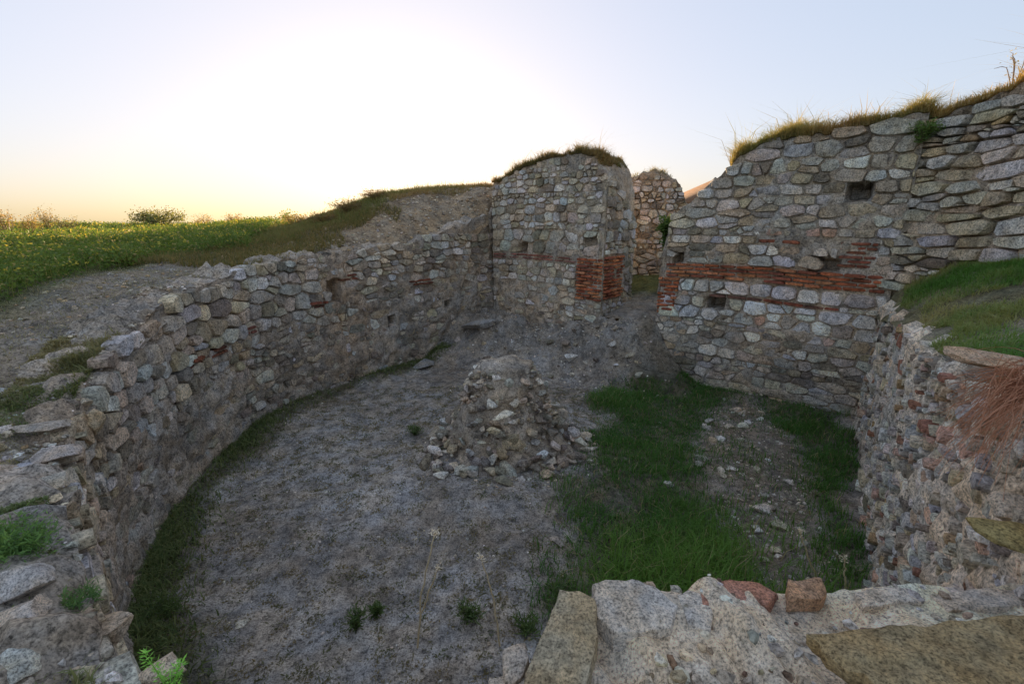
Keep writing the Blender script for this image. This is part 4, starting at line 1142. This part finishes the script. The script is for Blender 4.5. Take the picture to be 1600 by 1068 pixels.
for (xx, Y, R, H, lb) in [(505, 10.9, .45, .26, 'low rusty bush on the ridge, leftmost of three'), (546, 11.4, .5, .34, 'low rusty bush on the ridge, middle of three'), (590, 12.0, .45, .24, 'low rusty bush on the ridge, nearest the sun')]:
    shrub('dry_bush', lb, gpt(xx, 340, Y), R, H, 26, 1500, (.06, .055, .02), (.15, .085, .035), .055, .014, (.13, .08, .05), .6, 'bush', .006, .05)
shrub('shrub', 'dark green feathery shrub at the left edge above the boulders', px(22, 885, 1.63), .21, .26, 26, 3600, (.04, .085, .03), (.11, .18, .05), .035, .006, (.08, .07, .03), .7, sr=.003, lo=.1)
shrub('shrub', 'small dark green tuft at the lip of the lower left ledge', px(130, 962, 1.55), .09, .15, 22, 1100, (.03, .075, .03), (.10, .16, .05), .035, .005, (.08, .07, .03), .9, sr=.002, lo=.05)
shrub('herb', 'bright leafy herb in the bottom left corner', px(30, 985, 1.60), .10, .07, 14, 260, (.08, .16, .03), (.20, .30, .06), .03, .02, sr=.002, cat='herb')
shrub('vine', 'green climbing plant hanging in the doorway gap', (3.17, 9.55, 2.55), .22, 1.0, 20, 2000, (.03, .06, .015), (.09, .13, .035), .06, .035, cat='vine', lo=.1)
shrub('sapling', 'leafless twiggy sapling on the far right wall top', (6.0, 6.05, 4.66), .22, .62, 9, 60, (.12, .10, .06), (.22, .2, .1), .035, .012, (.16, .13, .12), .4, cat='sapling', sr=.007)
shrub('shrub', 'green tuft at the junction of the two right walls', (5.62, 6.75, 4.25), .2, .32, 18, 900, (.04, .08, .02), (.10, .14, .04), .06, .014, lo=.05)
for (xx, yy, R, H, lb) in [(556, 985, .09, .22, 'upright dark tuft on the grey earth near the bottom'), (588, 962, .06, .12, 'small tuft right of the upright dark tuft'), (735, 968, .12, .16, 'round dark tuft between the two dry stalks'), (648, 680, .14, .18, 'dark weed clump at the left foot of the rubble heap'), (875, 935, .2, .16, 'weed clump beside the corner of the near wall'), (820, 985, .12, .10, 'low weed left of the near wall corner'), (260, 960, .2, .14, 'dark weed at the foot of the curved wall near the sprig')]:
    shrub('weed_tuft', lb, on_floor(xx, yy), R, H, 18, 380, (.03, .055, .02), (.09, .12, .04), .06, .009, (.06, .06, .03), .8, 'weed', .003, .05)
# bright green sprig of two feathery fronds
base = px(268, 1085, 1.50); spg = thing('sprig', base, 'bright green feathery sprig rising at the bottom left', 'plant')
for (dx, H, ln) in [(-.04, .17, -.22), (.015, .13, .25)]:
    t = np.linspace(0, 1, 12)[:, None]; P = np.array([[dx * .2, 0, 0]]) + t * np.array([[dx, .015, H]]) + t ** 2 * np.array([[ln * .12, 0, 0]])
    fr = link('frond', mesh_arrays('frond', *merge(tubes([P], .003, .001, (.14, .26, .05)))[:2]), None, spg)
    V_, F_, C_ = merge(tubes([P], .003, .001, (.14, .26, .05)))
    fr.data = mesh_arrays('frond', V_, F_, C_); fr.data.materials.append(M_LEAF)
    c = []; 
    for i in range(2, 12):
        for s_ in (-1, 1):
            for rep_ in range(5): c.append(P[i] + np.array([s_ * .006 * rep_ * (1.25 - i / 12), rng.normal(0, .003), .003 * rep_]))
    c = np.array(c); veg('leaflets', [leaves(c, rng.uniform(.018, .032, len(c)), rng.uniform(.004, .007, len(c)), cmix((.10, .24, .04), (.2, .38, .08), rng.random(len(c))), .5)], kind=None, parent=fr)
# dry stalks
for pts, lb in [([(652, 1012), (656, 960), (662, 900), (680, 832)], 'tall dry stalk with a pale seed head on the grey earth'), ([(655, 972), (668, 930), (685, 885)], 'short dry stalk branching beside the tall one'), ([(781, 1010), (770, 930), (752, 868)], 'bent dry stalk left of the near wall corner'), ([(1278, 905), (1262, 868), (1250, 830)], 'dry stalk leaning over the bare strip'), ([(1322, 925), (1319, 872)], 'straight dry stalk by the right wall foot')]:
    b0_ = on_floor(pts[0][0], pts[0][1]); P = [b0_] + [px(a, b_, Y=b0_[1] - .04 * i) for i, (a, b_) in enumerate(pts[1:], 1)]
    P = np.array(P); tt = np.linspace(0, len(P) - 1, 14); P = np.stack([np.interp(tt, range(len(P)), P[:, i]) for i in range(3)], -1) + rng.normal(0, .004, (14, 3))
    o = thing('dry_stalk', b0_, lb, 'plant stalk')
    veg('stem', tubes([P - b0_], .009, .005, (.36, .32, .24)), kind=None, parent=o, mat=M_DRY)
    c = np.repeat(P[-1:] - b0_, 40, 0) + rng.normal(0, .014, (40, 3))
    veg('seed_head', [leaves(c, np.full(40, .025), np.full(40, .008), np.repeat([(.42, .37, .3)], 40, 0), .5)], kind=None, parent=o, mat=M_DRY)
# reddish dry roots hanging on the right
paths = []; ro = px(1625, 610, 2.52)
for k in range(330):
    e = px(1525 + random.gauss(0, 38), 655 + random.gauss(0, 40), 2.28 + random.uniform(-.08, .05)); s0 = ro + np.array([random.gauss(0, .05), random.gauss(0, .06), random.gauss(.02, .05)])
    t = np.linspace(0, 1, 8)[:, None]; paths.append(s0 + (e - s0) * t + np.array([0, 0, .10]) * np.sin(t * math.pi) * random.uniform(.2, 1) + np.cumsum(rng.normal(0, .006, (8, 3)), 0))
o = veg('dry_roots', tubes(paths, .0018, .0007, (.26, .13, .075), 3), kind=None, mat=M_DRY); tag(o, 'reddish brown tangle of dry roots hanging over the right wall', 'roots')

# ------------------------------------------------------------------ house beyond
hb = np.array([12.2, 31.0, 1.62]); house = thing('house', hb, 'ochre house gable with tiled roof glimpsed behind the tall wall', 'house')
def box_mesh(name, x0, x1, y0, y1, z0, z1):
    v = np.array([(a, b_, c) for c in (z0, z1) for b_ in (y0, y1) for a in (x0, x1)], float)
    return mesh_arrays(name, v, np.array([(0, 2, 3, 1), (4, 5, 7, 6), (0, 1, 5, 4), (1, 3, 7, 5), (3, 2, 6, 7), (2, 0, 4, 6)]))
Wd = 9.0; ez = 2.85; rz_ = 4.75
wv = np.array([(0, 0, -1), (Wd, 0, -1), (Wd, 0, ez), (Wd / 2, 0, rz_), (0, 0, ez), (0, 8, -1), (Wd, 8, -1), (Wd, 8, ez), (Wd / 2, 8, rz_), (0, 8, ez)], float)
me = bpy.data.meshes.new('house_wall'); me.from_pydata(wv.tolist(), [], [(0, 1, 2, 3, 4), (9, 8, 7, 6, 5), (0, 4, 9, 5), (1, 6, 7, 2), (0, 5, 6, 1)]); me.update()
link('wall', me, M_STONE, house, (0, 0, 0), (.55, .40, .14))
for s_ in (0, 1):
    P = np.array([(-.5, ez - .28), (Wd / 2, rz_), (Wd / 2, rz_ + .16), (-.5, ez - .1)])
    if s_: P[:, 0] = Wd - P[:, 0]
    v = np.array([(a, y_, c) for y_ in (-.5, 8.5) for a, c in P])
    link('roof', mesh_arrays('roof', v, np.array([(0, 1, 2, 3), (7, 6, 5, 4), (0, 4, 5, 1), (1, 5, 6, 2), (2, 6, 7, 3), (3, 7, 4, 0)])), M_BRICK, house, (0, 0, .02 + s_ * .004), (.22, .13, .08))
link('door', box_mesh('door', 3.9, 5.0, -.06, .05, -.6, 1.6), M_BRICK, house, (0, 0, 0), (.15, .09, .05))
